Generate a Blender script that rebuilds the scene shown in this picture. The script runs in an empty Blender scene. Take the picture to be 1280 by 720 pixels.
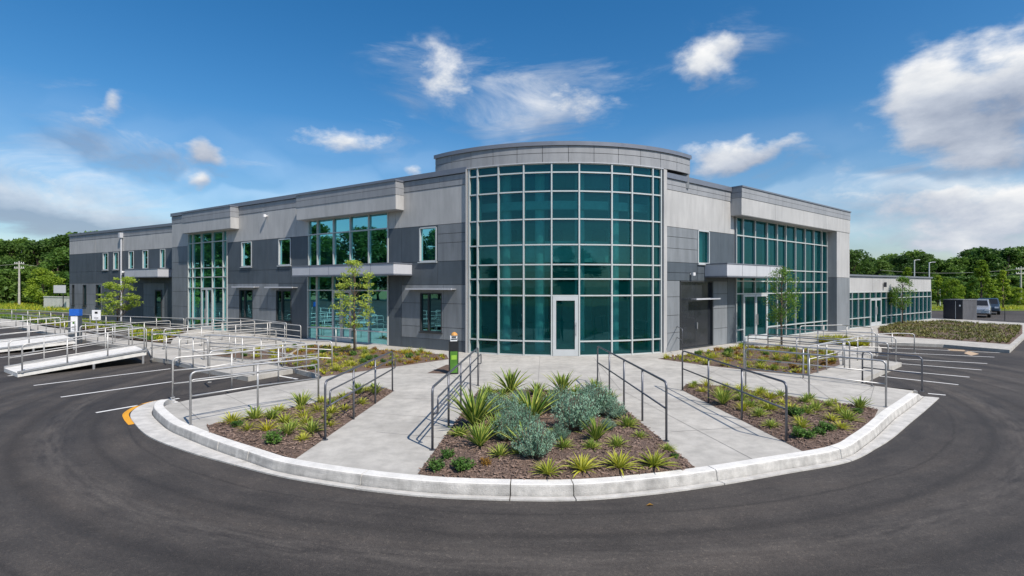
import bpy, bmesh, math, random
from mathutils import Vector, noise, Matrix
random.seed(7)
R = math.radians
scn = bpy.context.scene
col = scn.collection
CAMZ, F, HY = 2.95, 640.0, 358.0

def W(x, y, z=0.15):
    """point of the plane z that the survey of the site gives for a sighting (x, y)"""
    Y = (CAMZ - z) * F / (y - HY)
    return Vector(((x - 640) / F * Y, Y, z))
def at(x, Y, z=0.0):
    return Vector(((x - 640) / F * Y, Y, z))
def zat(y, Y):
    return CAMZ - (y - HY) * Y / F

# ------------------------------------------------------------------ materials
def nm(name):
    m = bpy.data.materials.new(name); m.use_nodes = True
    nt = m.node_tree; nt.nodes.clear()
    out = nt.nodes.new('ShaderNodeOutputMaterial')
    return m, nt, out
def node(nt, t, **kw):
    n = nt.nodes.new(t)
    for k, v in kw.items():
        if k.startswith('i_'):
            n.inputs[int(k[2:])].default_value = v
        else: setattr(n, k, v)
    return n
def ramp(nt, fac, stops):
    r = nt.nodes.new('ShaderNodeValToRGB')
    e = r.color_ramp.elements
    while len(e) < len(stops): e.new(0.5)
    for k, (p, c) in enumerate(stops):
        e[k].position = p; e[k].color = (*c, 1) if len(c) == 3 else c
    nt.links.new(fac, r.inputs[0]); return r.outputs[0]
def mixc(nt, fac, a, b, mode='MIX'):
    n = nt.nodes.new('ShaderNodeMix'); n.data_type = 'RGBA'; n.blend_type = mode
    for k, v in ((0, fac), (6, a), (7, b)):
        if isinstance(v, bpy.types.NodeSocket): nt.links.new(v, n.inputs[k])
        elif k == 0: n.inputs[k].default_value = v
        else: n.inputs[k].default_value = (*v, 1)
    return n.outputs[2]
def mth(nt, op, a, b=None, c=None, clamp=False):
    n = nt.nodes.new('ShaderNodeMath'); n.operation = op; n.use_clamp = clamp
    for k, v in enumerate((a, b, c)):
        if v is None: continue
        if isinstance(v, bpy.types.NodeSocket): nt.links.new(v, n.inputs[k])
        else: n.inputs[k].default_value = v
    return n.outputs[0]
def noise_n(nt, vec, scale, detail=4, rough=.55, dist=0, dim='3D'):
    n = node(nt, 'ShaderNodeTexNoise'); n.noise_dimensions = dim
    n.inputs['Scale'].default_value = scale; n.inputs['Detail'].default_value = detail
    n.inputs['Roughness'].default_value = rough; n.inputs['Distortion'].default_value = dist
    nt.links.new(vec, n.inputs['Vector']); return n.outputs[0]
def coords(nt, kind='pos', scale=None):
    if kind == 'pos': o = node(nt, 'ShaderNodeNewGeometry').outputs['Position']
    else: o = node(nt, 'ShaderNodeTexCoord').outputs['Object']
    if scale:
        mp = node(nt, 'ShaderNodeMapping'); mp.inputs['Scale'].default_value = scale
        nt.links.new(o, mp.inputs['Vector']); o = mp.outputs[0]
    return o
def simple(name, c, rough=.6, metal=0, var=.12, vs=3.0, bump=0, bs=60, kind='pos', stain=0, spec=.5, fine=0):
    m, nt, out = nm(name)
    p = node(nt, 'ShaderNodeBsdfPrincipled')
    p.inputs['Roughness'].default_value = rough; p.inputs['Metallic'].default_value = metal
    p.inputs['Specular IOR Level'].default_value = spec
    v = coords(nt, kind)
    n1 = noise_n(nt, v, vs, 5, .6)
    lo = tuple(x * (1 - var) for x in c); hi = tuple(min(1, x * (1 + var)) for x in c)
    cc = ramp(nt, n1, [(.3, lo), (.7, hi)])
    if stain:
        v2 = coords(nt, kind, (1.5, 1.5, .25))
        n2 = noise_n(nt, v2, 2.2, 6, .65)
        s = ramp(nt, n2, [(.35, (1 - stain,) * 3), (.6, (1, 1, 1))])
        cc = mixc(nt, 1.0, cc, s, 'MULTIPLY')
    if fine:
        n3 = noise_n(nt, v, 180, 2, .5)
        s = ramp(nt, n3, [(.3, (1 - fine,) * 3), (.7, (1 + fine,) * 3)])
        cc = mixc(nt, 1.0, cc, s, 'MULTIPLY')
    nt.links.new(cc, p.inputs['Base Color'])
    rr = mth(nt, 'MULTIPLY_ADD', n1, .25, rough - .12); nt.links.new(rr, p.inputs['Roughness'])
    if bump:
        nb = noise_n(nt, v, bs, 4, .6)
        b = node(nt, 'ShaderNodeBump'); b.inputs['Strength'].default_value = bump; b.inputs['Distance'].default_value = .02
        nt.links.new(nb, b.inputs['Height']); nt.links.new(b.outputs[0], p.inputs['Normal'])
    nt.links.new(p.outputs[0], out.inputs[0])
    return m

def leafmat(name, c1, c2, trans=.35, vs=1.2):
    m, nt, out = nm(name)
    v = coords(nt); oi = node(nt, 'ShaderNodeObjectInfo')
    n1 = noise_n(nt, v, vs, 4, .65)
    n2 = noise_n(nt, v, 14, 2, .5)
    f = mth(nt, 'ADD', n1, mth(nt, 'MULTIPLY', mth(nt, 'SUBTRACT', n2, .5), .8))
    f = mth(nt, 'ADD', f, mth(nt, 'MULTIPLY', mth(nt, 'SUBTRACT', oi.outputs['Random'], .5), .35))
    cc = ramp(nt, f, [(.25, c1), (.75, c2)])
    p = node(nt, 'ShaderNodeBsdfPrincipled'); p.inputs['Roughness'].default_value = .55
    p.inputs['Specular IOR Level'].default_value = .3
    nt.links.new(cc, p.inputs['Base Color'])
    t = node(nt, 'ShaderNodeBsdfTranslucent'); nt.links.new(cc, t.inputs[0])
    mx = node(nt, 'ShaderNodeMixShader'); mx.inputs[0].default_value = trans
    nt.links.new(p.outputs[0], mx.inputs[1]); nt.links.new(t.outputs[0], mx.inputs[2])
    nt.links.new(mx.outputs[0], out.inputs[0]); return m

def glassmat(name, tint, gl=(.26, .66, .72), boost=.05, body=(.0, .12, .13), dmix=.14, fk=.78):
    m, nt, out = nm(name)
    tr0 = node(nt, 'ShaderNodeBsdfTransparent'); tr0.inputs[0].default_value = (*tint, 1)
    df_ = node(nt, 'ShaderNodeBsdfDiffuse'); df_.inputs[0].default_value = (*body, 1)
    tr = node(nt, 'ShaderNodeMixShader'); tr.inputs[0].default_value = dmix
    nt.links.new(tr0.outputs[0], tr.inputs[1]); nt.links.new(df_.outputs[0], tr.inputs[2])
    g = node(nt, 'ShaderNodeBsdfGlossy'); g.inputs[0].default_value = (*gl, 1); g.inputs[1].default_value = .015
    v = coords(nt)
    nb = noise_n(nt, v, .9, 2, .5)
    b = node(nt, 'ShaderNodeBump'); b.inputs['Strength'].default_value = .12; b.inputs['Distance'].default_value = .02
    nt.links.new(nb, b.inputs['Height']); nt.links.new(b.outputs[0], g.inputs['Normal'])
    fr = node(nt, 'ShaderNodeFresnel'); fr.inputs[0].default_value = 1.55
    f = mth(nt, 'MULTIPLY_ADD', fr.outputs[0], fk, boost, clamp=True)
    mx = node(nt, 'ShaderNodeMixShader'); nt.links.new(f, mx.inputs[0])
    nt.links.new(tr.outputs[0], mx.inputs[1]); nt.links.new(g.outputs[0], mx.inputs[2])
    nt.links.new(mx.outputs[0], out.inputs[0]); return m

def asphalt():
    m, nt, out = nm('asphalt')
    v = coords(nt)
    big = noise_n(nt, v, .12, 5, .6, .4)
    mid = noise_n(nt, v, 1.1, 6, .62)
    fin = noise_n(nt, v, 95, 3, .6)
    agg = node(nt, 'ShaderNodeTexVoronoi'); agg.inputs['Scale'].default_value = 130
    nt.links.new(v, agg.inputs['Vector'])
    c = ramp(nt, mid, [(.28, (.040, .038, .037)), (.55, (.056, .053, .051)), (.8, (.076, .071, .067))])
    c = mixc(nt, 1.0, c, ramp(nt, big, [(.33, (.72, .72, .74)), (.67, (1.3, 1.28, 1.25))]), 'MULTIPLY')
    # tyre wear: faint rings that follow the turning circle round the island
    sep = node(nt, 'ShaderNodeSeparateXYZ'); nt.links.new(v, sep.inputs[0])
    dx = mth(nt, 'SUBTRACT', sep.outputs[0], .9); dy = mth(nt, 'SUBTRACT', sep.outputs[1], 17.8)
    dd = mth(nt, 'SQRT', mth(nt, 'ADD', mth(nt, 'MULTIPLY', dx, dx), mth(nt, 'MULTIPLY', dy, dy)))
    an = mth(nt, 'ARCTAN2', dx, mth(nt, 'MULTIPLY', dy, -1.0))
    cv = node(nt, 'ShaderNodeCombineXYZ'); nt.links.new(dd, cv.inputs[0]); nt.links.new(mth(nt, 'MULTIPLY', an, 1.6), cv.inputs[1])
    rings = noise_n(nt, cv.outputs[0], 1.5, 7, .62, .35)
    c = mixc(nt, 1.0, c, ramp(nt, rings, [(.30, (.62, .62, .63)), (.5, (1, 1, 1)), (.66, (1.25, 1.22, 1.19)), (.78, (1.7, 1.65, 1.58))]), 'MULTIPLY')
    r3 = noise_n(nt, cv.outputs[0], 9, 3, .6)
    c = mixc(nt, mth(nt, 'MULTIPLY', ramp(nt, mth(nt, 'DIVIDE', dd, 20.0), [(.55, (1, 1, 1)), (.95, (0, 0, 0))]), .14), c, ramp(nt, r3, [(.35, (.032, .032, .035)), (.65, (.085, .084, .082))]), 'MIX')
    # wheel tracks: two pairs of darker, worn bands round the island
    tr_ = None
    for rad_, wd_ in ((11.18, .025), (11.75, .08), (12.9, .14), (13.75, .05), (14.7, .16), (16.6, .22), (18.2, .22)):
        wob = mth(nt, 'MULTIPLY_ADD', mth(nt, 'SUBTRACT', mid, .5), .16, rad_)
        e_ = mth(nt, 'DIVIDE', mth(nt, 'SUBTRACT', mth(nt, 'ADD', dd, mth(nt, 'MULTIPLY', mth(nt, 'SINE', mth(nt, 'MULTIPLY', an, 1.7)), .22)), wob), wd_)
        e_ = mth(nt, 'EXPONENT', mth(nt, 'MULTIPLY', mth(nt, 'MULTIPLY', e_, e_), -1.0))
        tr_ = e_ if tr_ is None else mth(nt, 'MAXIMUM', tr_, e_)
    c = mixc(nt, mth(nt, 'MULTIPLY', tr_, mth(nt, 'MULTIPLY', rings, .85)), c, (.021, .020, .020))
    lt_ = None
    for rad_, wd_ in ((12.3, .22), (14.15, .10), (15.4, .35), (17.4, .3)):
        e_ = mth(nt, 'DIVIDE', mth(nt, 'SUBTRACT', mth(nt, 'ADD', dd, mth(nt, 'MULTIPLY', mth(nt, 'SINE', mth(nt, 'MULTIPLY', an, 1.3)), .35)), rad_), wd_)
        e_ = mth(nt, 'EXPONENT', mth(nt, 'MULTIPLY', mth(nt, 'MULTIPLY', e_, e_), -1.0))
        lt_ = e_ if lt_ is None else mth(nt, 'MAXIMUM', lt_, e_)
    c = mixc(nt, mth(nt, 'MULTIPLY', lt_, ramp(nt, r3, [(.38, (0, 0, 0)), (.62, (.42, .42, .42))])), c, (.115, .108, .102))
    vo2 = node(nt, 'ShaderNodeTexVoronoi'); vo2.inputs['Scale'].default_value = 9; nt.links.new(v, vo2.inputs['Vector'])
    grit = ramp(nt, vo2.outputs['Distance'], [(.03, (1, 1, 1)), (.055, (0, 0, 0))])
    c = mixc(nt, mth(nt, 'MULTIPLY', grit, ramp(nt, mid, [(.5, (0, 0, 0)), (.62, (.7, .7, .7))])), c, (.16, .15, .14))
    oil = noise_n(nt, v, .55, 3, .5, .2)
    c = mixc(nt, ramp(nt, oil, [(.66, (0, 0, 0)), (.74, (.45, .45, .45))]), c, (.026, .026, .028))
    scf = noise_n(nt, coords(nt, 'pos', (.5, 2.2, 1)), 1.2, 7, .7, .3)
    c = mixc(nt, ramp(nt, scf, [(.60, (0, 0, 0)), (.74, (.35, .35, .35))]), c, (.13, .125, .118))
    ag2 = node(nt, 'ShaderNodeTexVoronoi'); ag2.inputs['Scale'].default_value = 42; nt.links.new(v, ag2.inputs['Vector'])
    sep2 = node(nt, 'ShaderNodeSeparateColor'); nt.links.new(ag2.outputs['Color'], sep2.inputs[0])
    c = mixc(nt, 1.0, c, ramp(nt, sep2.outputs[0], [(.05, (.84, .84, .84)), (.5, (1, 1, 1)), (.93, (1.10, 1.09, 1.07)), (.97, (1.38, 1.35, 1.3))]), 'MULTIPLY')
    crk = node(nt, 'ShaderNodeTexVoronoi'); crk.feature = 'DISTANCE_TO_EDGE'; crk.inputs['Scale'].default_value = .33
    wv = node(nt, 'ShaderNodeMix'); wv.data_type = 'VECTOR'
    nzc = node(nt, 'ShaderNodeTexNoise'); nzc.inputs['Scale'].default_value = 1.6; nzc.inputs['Detail'].default_value = 5; nt.links.new(v, nzc.inputs['Vector'])
    va = node(nt, 'ShaderNodeVectorMath'); va.operation = 'MULTIPLY_ADD'; nt.links.new(nzc.outputs['Color'], va.inputs[0]); va.inputs[1].default_value = (1.4, 1.4, 0); nt.links.new(v, va.inputs[2]); nt.links.new(va.outputs[0], crk.inputs['Vector'])
    ck = mth(nt, 'MULTIPLY', ramp(nt, crk.outputs['Distance'], [(.0, (1, 1, 1)), (.006, (0, 0, 0))]), ramp(nt, big, [(.52, (0, 0, 0)), (.6, (.6, .6, .6))]))
    c = mixc(nt, ck, c, (.018, .018, .019))
    sp = ramp(nt, fin, [(.35, (.66, .66, .66)), (.5, (1, 1, 1)), (.70, (1.5, 1.48, 1.44))])
    c = mixc(nt, 1.0, c, sp, 'MULTIPLY')
    c = mixc(nt, 1.0, c, (1.10, 1.03, .96), 'MULTIPLY')
    p = node(nt, 'ShaderNodeBsdfPrincipled'); nt.links.new(c, p.inputs['Base Color'])
    nt.links.new(mth(nt, 'MULTIPLY_ADD', rings, .35, .62), p.inputs['Roughness'])
    p.inputs['Specular IOR Level'].default_value = .35
    b = node(nt, 'ShaderNodeBump'); b.inputs['Strength'].default_value = .5; b.inputs['Distance'].default_value = .01
    nt.links.new(fin, b.inputs['Height']); nt.links.new(b.outputs[0], p.inputs['Normal'])
    nt.links.new(p.outputs[0], out.inputs[0]); return m

def paint_on_asphalt(name, c):
    m, nt, out = nm(name); v = coords(nt)
    n1 = noise_n(nt, v, 22, 5, .7); n2 = noise_n(nt, v, 1.5, 3, .6)
    f = mth(nt, 'ADD', n1, mth(nt, 'MULTIPLY', n2, .5))
    cc = ramp(nt, f, [(.50, tuple(x * .45 for x in c)), (.66, tuple(x * .9 for x in c)), (.9, c)])
    p = node(nt, 'ShaderNodeBsdfPrincipled'); nt.links.new(cc, p.inputs['Base Color']); p.inputs['Roughness'].default_value = .7
    nt.links.new(p.outputs[0], out.inputs[0]); return m

def soilmat():
    m, nt, out = nm('mulch'); v = coords(nt)
    n1 = noise_n(nt, v, 2.0, 5, .6); n2 = noise_n(nt, v, 45, 4, .7)
    vo = node(nt, 'ShaderNodeTexVoronoi'); vo.inputs['Scale'].default_value = 38
    mp = node(nt, 'ShaderNodeMapping'); mp.inputs['Scale'].default_value = (1, .4, 1); mp.inputs['Rotation'].default_value = (0, 0, .6)
    nt.links.new(v, mp.inputs[0]); nt.links.new(mp.outputs[0], vo.inputs['Vector'])
    c = ramp(nt, n1, [(.3, (.115, .070, .050)), (.7, (.215, .140, .102))])
    c = mixc(nt, .65, c, ramp(nt, n2, [(.3, (.055, .037, .029)), (.55, (.18, .122, .094)), (.75, (.32, .24, .19))]))
    p = node(nt, 'ShaderNodeBsdfPrincipled'); nt.links.new(c, p.inputs['Base Color']); p.inputs['Roughness'].default_value = .9
    h = mth(nt, 'ADD', n2, vo.outputs['Distance'])
    b = node(nt, 'ShaderNodeBump'); b.inputs['Strength'].default_value = 1; b.inputs['Distance'].default_value = .03
    nt.links.new(h, b.inputs['Height']); nt.links.new(b.outputs[0], p.inputs['Normal'])
    nt.links.new(p.outputs[0], out.inputs[0]); return m

M = {}
M['asphalt'] = asphalt()
M['white_line'] = paint_on_asphalt('white_road_paint', (.78, .77, .74))
M['yellow_line'] = paint_on_asphalt('yellow_road_paint', (.78, .36, .02))
M['tan_line'] = paint_on_asphalt('worn_road_paint', (.55, .40, .26))
M['concrete'] = simple('broom_concrete', (.47, .448, .405), .85, var=.15, vs=.7, bump=.3, bs=120, stain=.2, fine=.10)
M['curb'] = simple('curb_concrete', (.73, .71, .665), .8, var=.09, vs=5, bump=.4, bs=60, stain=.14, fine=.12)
M['curb_face'] = simple('darker_curb_face', (.50, .485, .455), .85, var=.22, vs=6, bump=.5, bs=60, stain=.3, fine=.15)  # front strips of the curb, a darker grey than its top
M['gutter'] = simple('gutter_concrete', (.58, .56, .52), .85, var=.14, vs=4, bump=.4, bs=60, stain=.22, fine=.12)
M['joint'] = simple('joint_filler', (.17, .16, .15), .9)
M['soil'] = soilmat()
M['chip'] = simple('bark_chip', (.21, .145, .112), .85, var=.7, vs=30)
M['grass'] = leafmat('lawn_grass', (.07, .12, .022), (.20, .25, .05), .1, .5)
M['dry'] = leafmat('meadow', (.11, .12, .03), (.30, .26, .07), .1, .3)
M['light_panel'] = simple('light_grey_panel', (.47, .465, .455), .5, var=.07, vs=.5, stain=.15)
M['parapet'] = simple('parapet_grey_panel', (.30, .31, .325), .5, var=.08, vs=.5, stain=.18)
M['mid_panel'] = simple('mid_grey_panel', (.215, .232, .248), .5, var=.10, vs=.6, stain=.22)
M['dark_panel'] = simple('slate_panel', (.082, .100, .118), .5, var=.12, vs=.7, stain=.2)
M['canopy'] = simple('canopy_metal', (.52, .53, .56), .4, var=.04, vs=1, stain=.06)
M['coping'] = simple('coping_metal', (.20, .215, .25), .4, metal=.3, var=.05)
M['core'] = simple('wall_core', (.06, .062, .07), .8)
M['mullion'] = simple('aluminium_mullion', (.53, .56, .55), .35, metal=.2, var=.04)
M['white_frame'] = simple('window_frame_metal', (.50, .525, .53), .4, metal=.1, var=.04)
M['dark_frame'] = simple('dark_frame_metal', (.06, .065, .07), .4, metal=.4)
M['glass'] = glassmat('teal_glass', (.27, .70, .69))
M['glass_light'] = glassmat('green_glass', (.26, .62, .60), body=(.01, .13, .13), dmix=.15, fk=.6)
M['glass_dark'] = glassmat('smoked_glass', (.12, .18, .17), body=(.01, .015, .015), dmix=.2, fk=.4)
M['door_grey'] = simple('dark_grey_door', (.022, .026, .032), .22, var=.2, vs=2)
M['inner_wall'] = simple('plaster', (.55, .56, .55), .9)
M['inner_dark'] = simple('interior_dark', (.12, .13, .13), .9)
M['inner_floor'] = simple('interior_floor', (.22, .21, .20), .5)
M['white_wall'] = simple('white_column_paint', (.85, .87, .86), .7)
M['steel_dark'] = simple('handrail_grey_steel', (.15, .155, .175), .38, metal=.55, var=.1, vs=8)
M['steel'] = simple('galvanised_steel', (.42, .42, .42), .42, metal=.5, var=.12, vs=9)
M['steel_pale'] = simple('pale_galvanised_steel', (.52, .51, .49), .45, metal=.35, var=.12, vs=9)
M['bark'] = simple('bark', (.13, .095, .07), .9, var=.3, vs=12, bump=.6, bs=30, kind='obj')
M['pole'] = simple('weathered_pole', (.42, .40, .36), .8, var=.15, vs=3)
M['leaf_dark'] = leafmat('leaf_dark', (.04, .095, .02), (.15, .25, .048), .4, .2)
M['leaf_mid'] = leafmat('leaf_mid', (.06, .14, .025), (.20, .32, .058), .4, .2)
M['leaf_young'] = leafmat('leaf_young', (.24, .36, .05), (.56, .66, .12), .5, 1.5)
M['leaf_green'] = leafmat('leaf_green', (.10, .21, .035), (.32, .46, .08), .45, 1.5)
M['leaf_bright'] = leafmat('leaf_bright', (.15, .26, .025), (.38, .48, .05), .45, .8)
M['blade'] = leafmat('blade_green', (.07, .16, .025), (.18, .30, .05), .25, 6)
M['blade_edge'] = leafmat('blade_yellow', (.36, .42, .07), (.60, .60, .14), .3, 6)
M['blade_gold'] = leafmat('blade_gold', (.26, .30, .025), (.58, .54, .04), .3, 6)
M['olive'] = leafmat('olive_leaf', (.06, .085, .02), (.22, .22, .06), .15, 3)
M['sage'] = leafmat('sage_leaf', (.13, .27, .17), (.36, .56, .40), .25, 5)
M['shrub'] = leafmat('shrub_leaf', (.05, .13, .025), (.15, .28, .05), .3, 5)
M['rust_leaf'] = leafmat('rust_leaf', (.25, .13, .03), (.42, .24, .04), .3, 6)
M['blue'] = simple('blue_sign_paint', (.02, .12, .50), .35)
M['white'] = simple('white_sign_paint', (.80, .80, .80), .4)
M['black'] = simple('black_paint', (.012, .013, .015), .4)
M['green_sign'] = simple('green_sign_paint', (.07, .19, .025), .35, var=.25, vs=3)
M['lime_sign'] = simple('lime_sign_paint', (.25, .45, .05), .35)
M['amber'] = simple('amber_cap', (.60, .30, .08), .35)
M['grey_box'] = simple('grey_cabinet', (.16, .16, .17), .6, stain=.15)
M['dark_box'] = simple('dark_cabinet', (.022, .024, .032), .5)
M['car_paint'] = simple('car_paint', (.05, .075, .11), .2, metal=.3)
M['car_silver'] = simple('silver_car_paint', (.45, .47, .5), .25, metal=.5)
M['tyre'] = simple('tyre_rubber', (.02, .02, .02), .85)
M['rim'] = simple('alloy_rim', (.5, .5, .5), .3, metal=.8)
M['red'] = simple('red_lens', (.4, .02, .02), .3)

# ------------------------------------------------------------------ mesh helpers
ORG = {}
def V2(p): return Vector((p[0], p[1], 0))
class MB:
    def __init__(s): s.v = []; s.f = []; s.m = []
    def add(s, vs, fs, mi=0):
        b = len(s.v); s.v += [tuple(v) for v in vs]
        s.f += [tuple(i + b for i in f) for f in fs]; s.m += [mi] * len(fs)
    def hexa(s, p, mi=0):   # 8 points: bottom ring 0-3, top ring 4-7
        s.add(p, [(3, 2, 1, 0), (4, 5, 6, 7), (0, 1, 5, 4), (1, 2, 6, 5), (2, 3, 7, 6), (3, 0, 4, 7)], mi)
    def box(s, x0, x1, y0, y1, z0, z1, mi=0):
        s.hexa([(x0, y0, z0), (x1, y0, z0), (x1, y1, z0), (x0, y1, z0), (x0, y0, z1), (x1, y0, z1), (x1, y1, z1), (x0, y1, z1)], mi)
    def fbox(s, fr, u0, u1, v0, v1, z0, z1, mi=0):
        q = [fr.pt(u0, v0), fr.pt(u1, v0), fr.pt(u1, v1), fr.pt(u0, v1)]
        s.hexa([(a.x, a.y, z0) for a in q] + [(a.x, a.y, z1) for a in q], mi)
    def prism(s, pts, z0, z1, mi=0):
        n = len(pts)
        if sum(pts[i][0] * pts[(i + 1) % n][1] - pts[(i + 1) % n][0] * pts[i][1] for i in range(n)) < 0: pts = list(reversed(pts))
        vs = [(p[0], p[1], z0) for p in pts] + [(p[0], p[1], z1) for p in pts]
        s.add(vs, [tuple(range(n - 1, -1, -1)), tuple(range(n, 2 * n))] + [(i, (i + 1) % n, n + (i + 1) % n, n + i) for i in range(n)], mi)
    def tube(s, pts, r, seg=8, mi=0, r2=None, cap=True):
        pts = [Vector(p) for p in pts]; n = len(pts); vs = []
        up = Vector((0, 0, 1)); prev = None
        for i, p in enumerate(pts):
            d = (pts[min(i + 1, n - 1)] - pts[max(i - 1, 0)]).normalized()
            if prev is None:
                a = d.cross(up)
                if a.length < 1e-3: a = d.cross(Vector((1, 0, 0)))
            else: a = prev - d * prev.dot(d)
            a.normalize(); prev = a; b = d.cross(a)
            rr = r if r2 is None else r + (r2 - r) * i / (n - 1)
            if isinstance(r, (list, tuple)): rr = r[i]
            for k in range(seg):
                t = 2 * math.pi * k / seg; vs.append(p + a * math.cos(t) * rr + b * math.sin(t) * rr)
        fs = []
        for i in range(n - 1):
            for k in range(seg):
                fs.append((i * seg + k, i * seg + (k + 1) % seg, (i + 1) * seg + (k + 1) % seg, (i + 1) * seg + k))
        if cap: fs += [tuple(range(seg - 1, -1, -1)), tuple(range((n - 1) * seg, n * seg))]
        s.add(vs, fs, mi)
    def arcband(s, c, r0, r1, a0, a1, z0, z1, n=48, mi=0):
        vs = []
        for i in range(n + 1):
            a = a0 + (a1 - a0) * i / n; sx, cy = math.sin(a), -math.cos(a)
            for r in (r0, r1):
                for z in (z0, z1): vs.append((c[0] + sx * r, c[1] + cy * r, z))
        fs = []
        for i in range(n):
            b = i * 4; d = b + 4
            fs += [(b, d, d + 1, b + 1), (b + 2, b + 3, d + 3, d + 2), (b + 1, d + 1, d + 3, b + 3), (b, b + 2, d + 2, d)]
        fs += [(0, 1, 3, 2), (n * 4, n * 4 + 2, n * 4 + 3, n * 4 + 1)]
        s.add(vs, fs, mi)
    def build(s, name, mat, parent=None, smooth=False, org=None):
        o0 = Vector((0, 0, 0))
        if parent is not None: o0 = ORG.get(parent.name, o0)
        elif org is not None: o0 = Vector(org)
        me = bpy.data.meshes.new(name)
        me.from_pydata([(v[0] - o0.x, v[1] - o0.y, v[2] - o0.z) for v in s.v], [], s.f)
        for mm in (mat if isinstance(mat, (list, tuple)) else [mat]): me.materials.append(mm)
        me.polygons.foreach_set('material_index', s.m)
        if smooth: me.polygons.foreach_set('use_smooth', [True] * len(s.f))
        me.update()
        o = bpy.data.objects.new(name, me); col.objects.link(o)
        if parent is not None: o.parent = parent
        else: o.location = o0
        ORG[o.name] = o0
        return o
def fixnormals(o):
    bm = bmesh.new(); bm.from_mesh(o.data); bmesh.ops.recalc_face_normals(bm, faces=bm.faces); bm.to_mesh(o.data); bm.free()
def bevel(o, w=.01, seg=2):
    md = o.modifiers.new('bevel', 'BEVEL'); md.width = w; md.segments = seg; md.limit_method = 'ANGLE'
def tag(o, label, cat, group=None):
    o['label'] = label; o['category'] = cat
    if group: o['group'] = group
    return o
def thing(name, loc, label, cat, group=None):
    o = bpy.data.objects.new(name, None); col.objects.link(o); o.location = loc
    o.empty_display_size = .2; ORG[o.name] = Vector(loc)
    return tag(o, label, cat, group)
def struct(o, kind='structure'):
    o['kind'] = kind; return o
def copy_tree(o, parent=None):
    c = o.copy(); col.objects.link(c); c.parent = parent
    ORG[c.name] = ORG.get(o.name, Vector((0, 0, 0)))
    for ch in list(o.children): copy_tree(ch, c)
    return c
def inside(p, poly):
    x, y = p[0], p[1]; r = False; n = len(poly)
    for i in range(n):
        a, b = poly[i], poly[(i + 1) % n]
        if (a[1] > y) != (b[1] > y) and x < (b[0] - a[0]) * (y - a[1]) / (b[1] - a[1]) + a[0]: r = not r
    return r
def edged(p, poly):
    best = 1e9; n = len(poly)
    for i in range(n):
        a, b = poly[i], poly[(i + 1) % n]
        dx, dy = b[0] - a[0], b[1] - a[1]; L = dx * dx + dy * dy
        t = 0 if L == 0 else max(0, min(1, ((p[0] - a[0]) * dx + (p[1] - a[1]) * dy) / L))
        d = math.hypot(p[0] - a[0] - t * dx, p[1] - a[1] - t * dy)
        if d < best: best = d
    return best
def catmull(pts, n=10):
    P = [pts[0] * 2 - pts[1]] + list(pts) + [pts[-1] * 2 - pts[-2]]; out = []
    for i in range(1, len(P) - 2):
        for k in range(n):
            t = k / n; a, b, c, d = P[i - 1], P[i], P[i + 1], P[i + 2]
            out.append(.5 * ((2 * b) + (c - a) * t + (2 * a - 5 * b + 4 * c - d) * t * t + (3 * b - a - 3 * c + d) * t ** 3))
    out.append(pts[-1].copy()); return out

# ------------------------------------------------------------------ ground, road, paving
g = MB(); g.add([(-1500, -1500, -.03), (1500, -1500, -.03), (1500, 1500, -.03), (-1500, 1500, -.03)], [(0, 1, 2, 3)])
struct(g.build('ground', M['dry']))
g = MB()
g.add([(p[0], p[1], 0) for p in [(-95, -34), (95, -34), (95, 62), (34, 62), (10, 56), (-62, 58), (-95, 74)]], [(0, 1, 2, 3, 4, 5, 6)])
struct(g.build('parking_lot', M['asphalt']))

gut_px = [(214, 499), (190, 503), (172, 510), (163, 519), (168, 530), (187, 547), (233, 565), (293, 582), (353, 597), (437, 611), (530, 621.5),
          (630, 626), (727, 626), (820, 618), (900, 607), (980, 593), (1060, 578), (1097, 560), (1117, 547), (1138, 529), (1156, 514), (1174, 498)]
gp = catmull([W(x, y, 0) for x, y in gut_px], 14)
res = [gp[0]]
for p in gp[1:]:
    if (p - res[-1]).length > .09: res.append(p)
gp = res; N = len(gp)
nrm = []
for i in range(N):
    d = (gp[min(i + 2, N - 1)] - gp[max(i - 2, 0)]).normalized(); nrm.append(Vector((-d.y, d.x, 0)))
cum = [0]
for i in range(1, N): cum.append(cum[-1] + (gp[i] - gp[i - 1]).length)
def gw(i):
    px = 640 + gp[i].x / gp[i].y * F
    g_ = .15
    if px < 330: g_ += .26 * min(1, (330 - px) / 130)
    if px > 1080: g_ += .16 * min(1, (px - 1080) / 60)
    return g_
def curb_strip(i0, i1, prof, trim=0):
    mb = MB(); k = len(prof(0))
    vs = []
    for i in range(i0, i1 + 1):
        for (o_, z) in prof(i):
            q = gp[i] + nrm[i] * o_; vs.append((q.x, q.y, z))
    fs = []
    n = i1 - i0
    for i in range(n):
        for j in range(k - 1):
            fs.append((i * k + j, (i + 1) * k + j, (i + 1) * k + j + 1, i * k + j + 1))
    fs += [tuple(range(k)), tuple(range(n * k + k - 1, n * k - 1, -1))]
    mb.add(vs, fs); return mb
cuts = [0]
jp = [250, 292, 440, 630, 727, 905, 1062, 1132]
for x in jp:
    best = min(range(10, N), key=lambda i: abs(640 + gp[i].x / gp[i].y * F - x)); cuts.append(best)
cuts.append(N - 1)
gmb, cmb = MB(), MB()
def gprof(i): w = gw(i); return [(0, -.05), (0, .022), (w * .5, .018), (w - .012, .008), (w - .012, -.05)]
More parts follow.
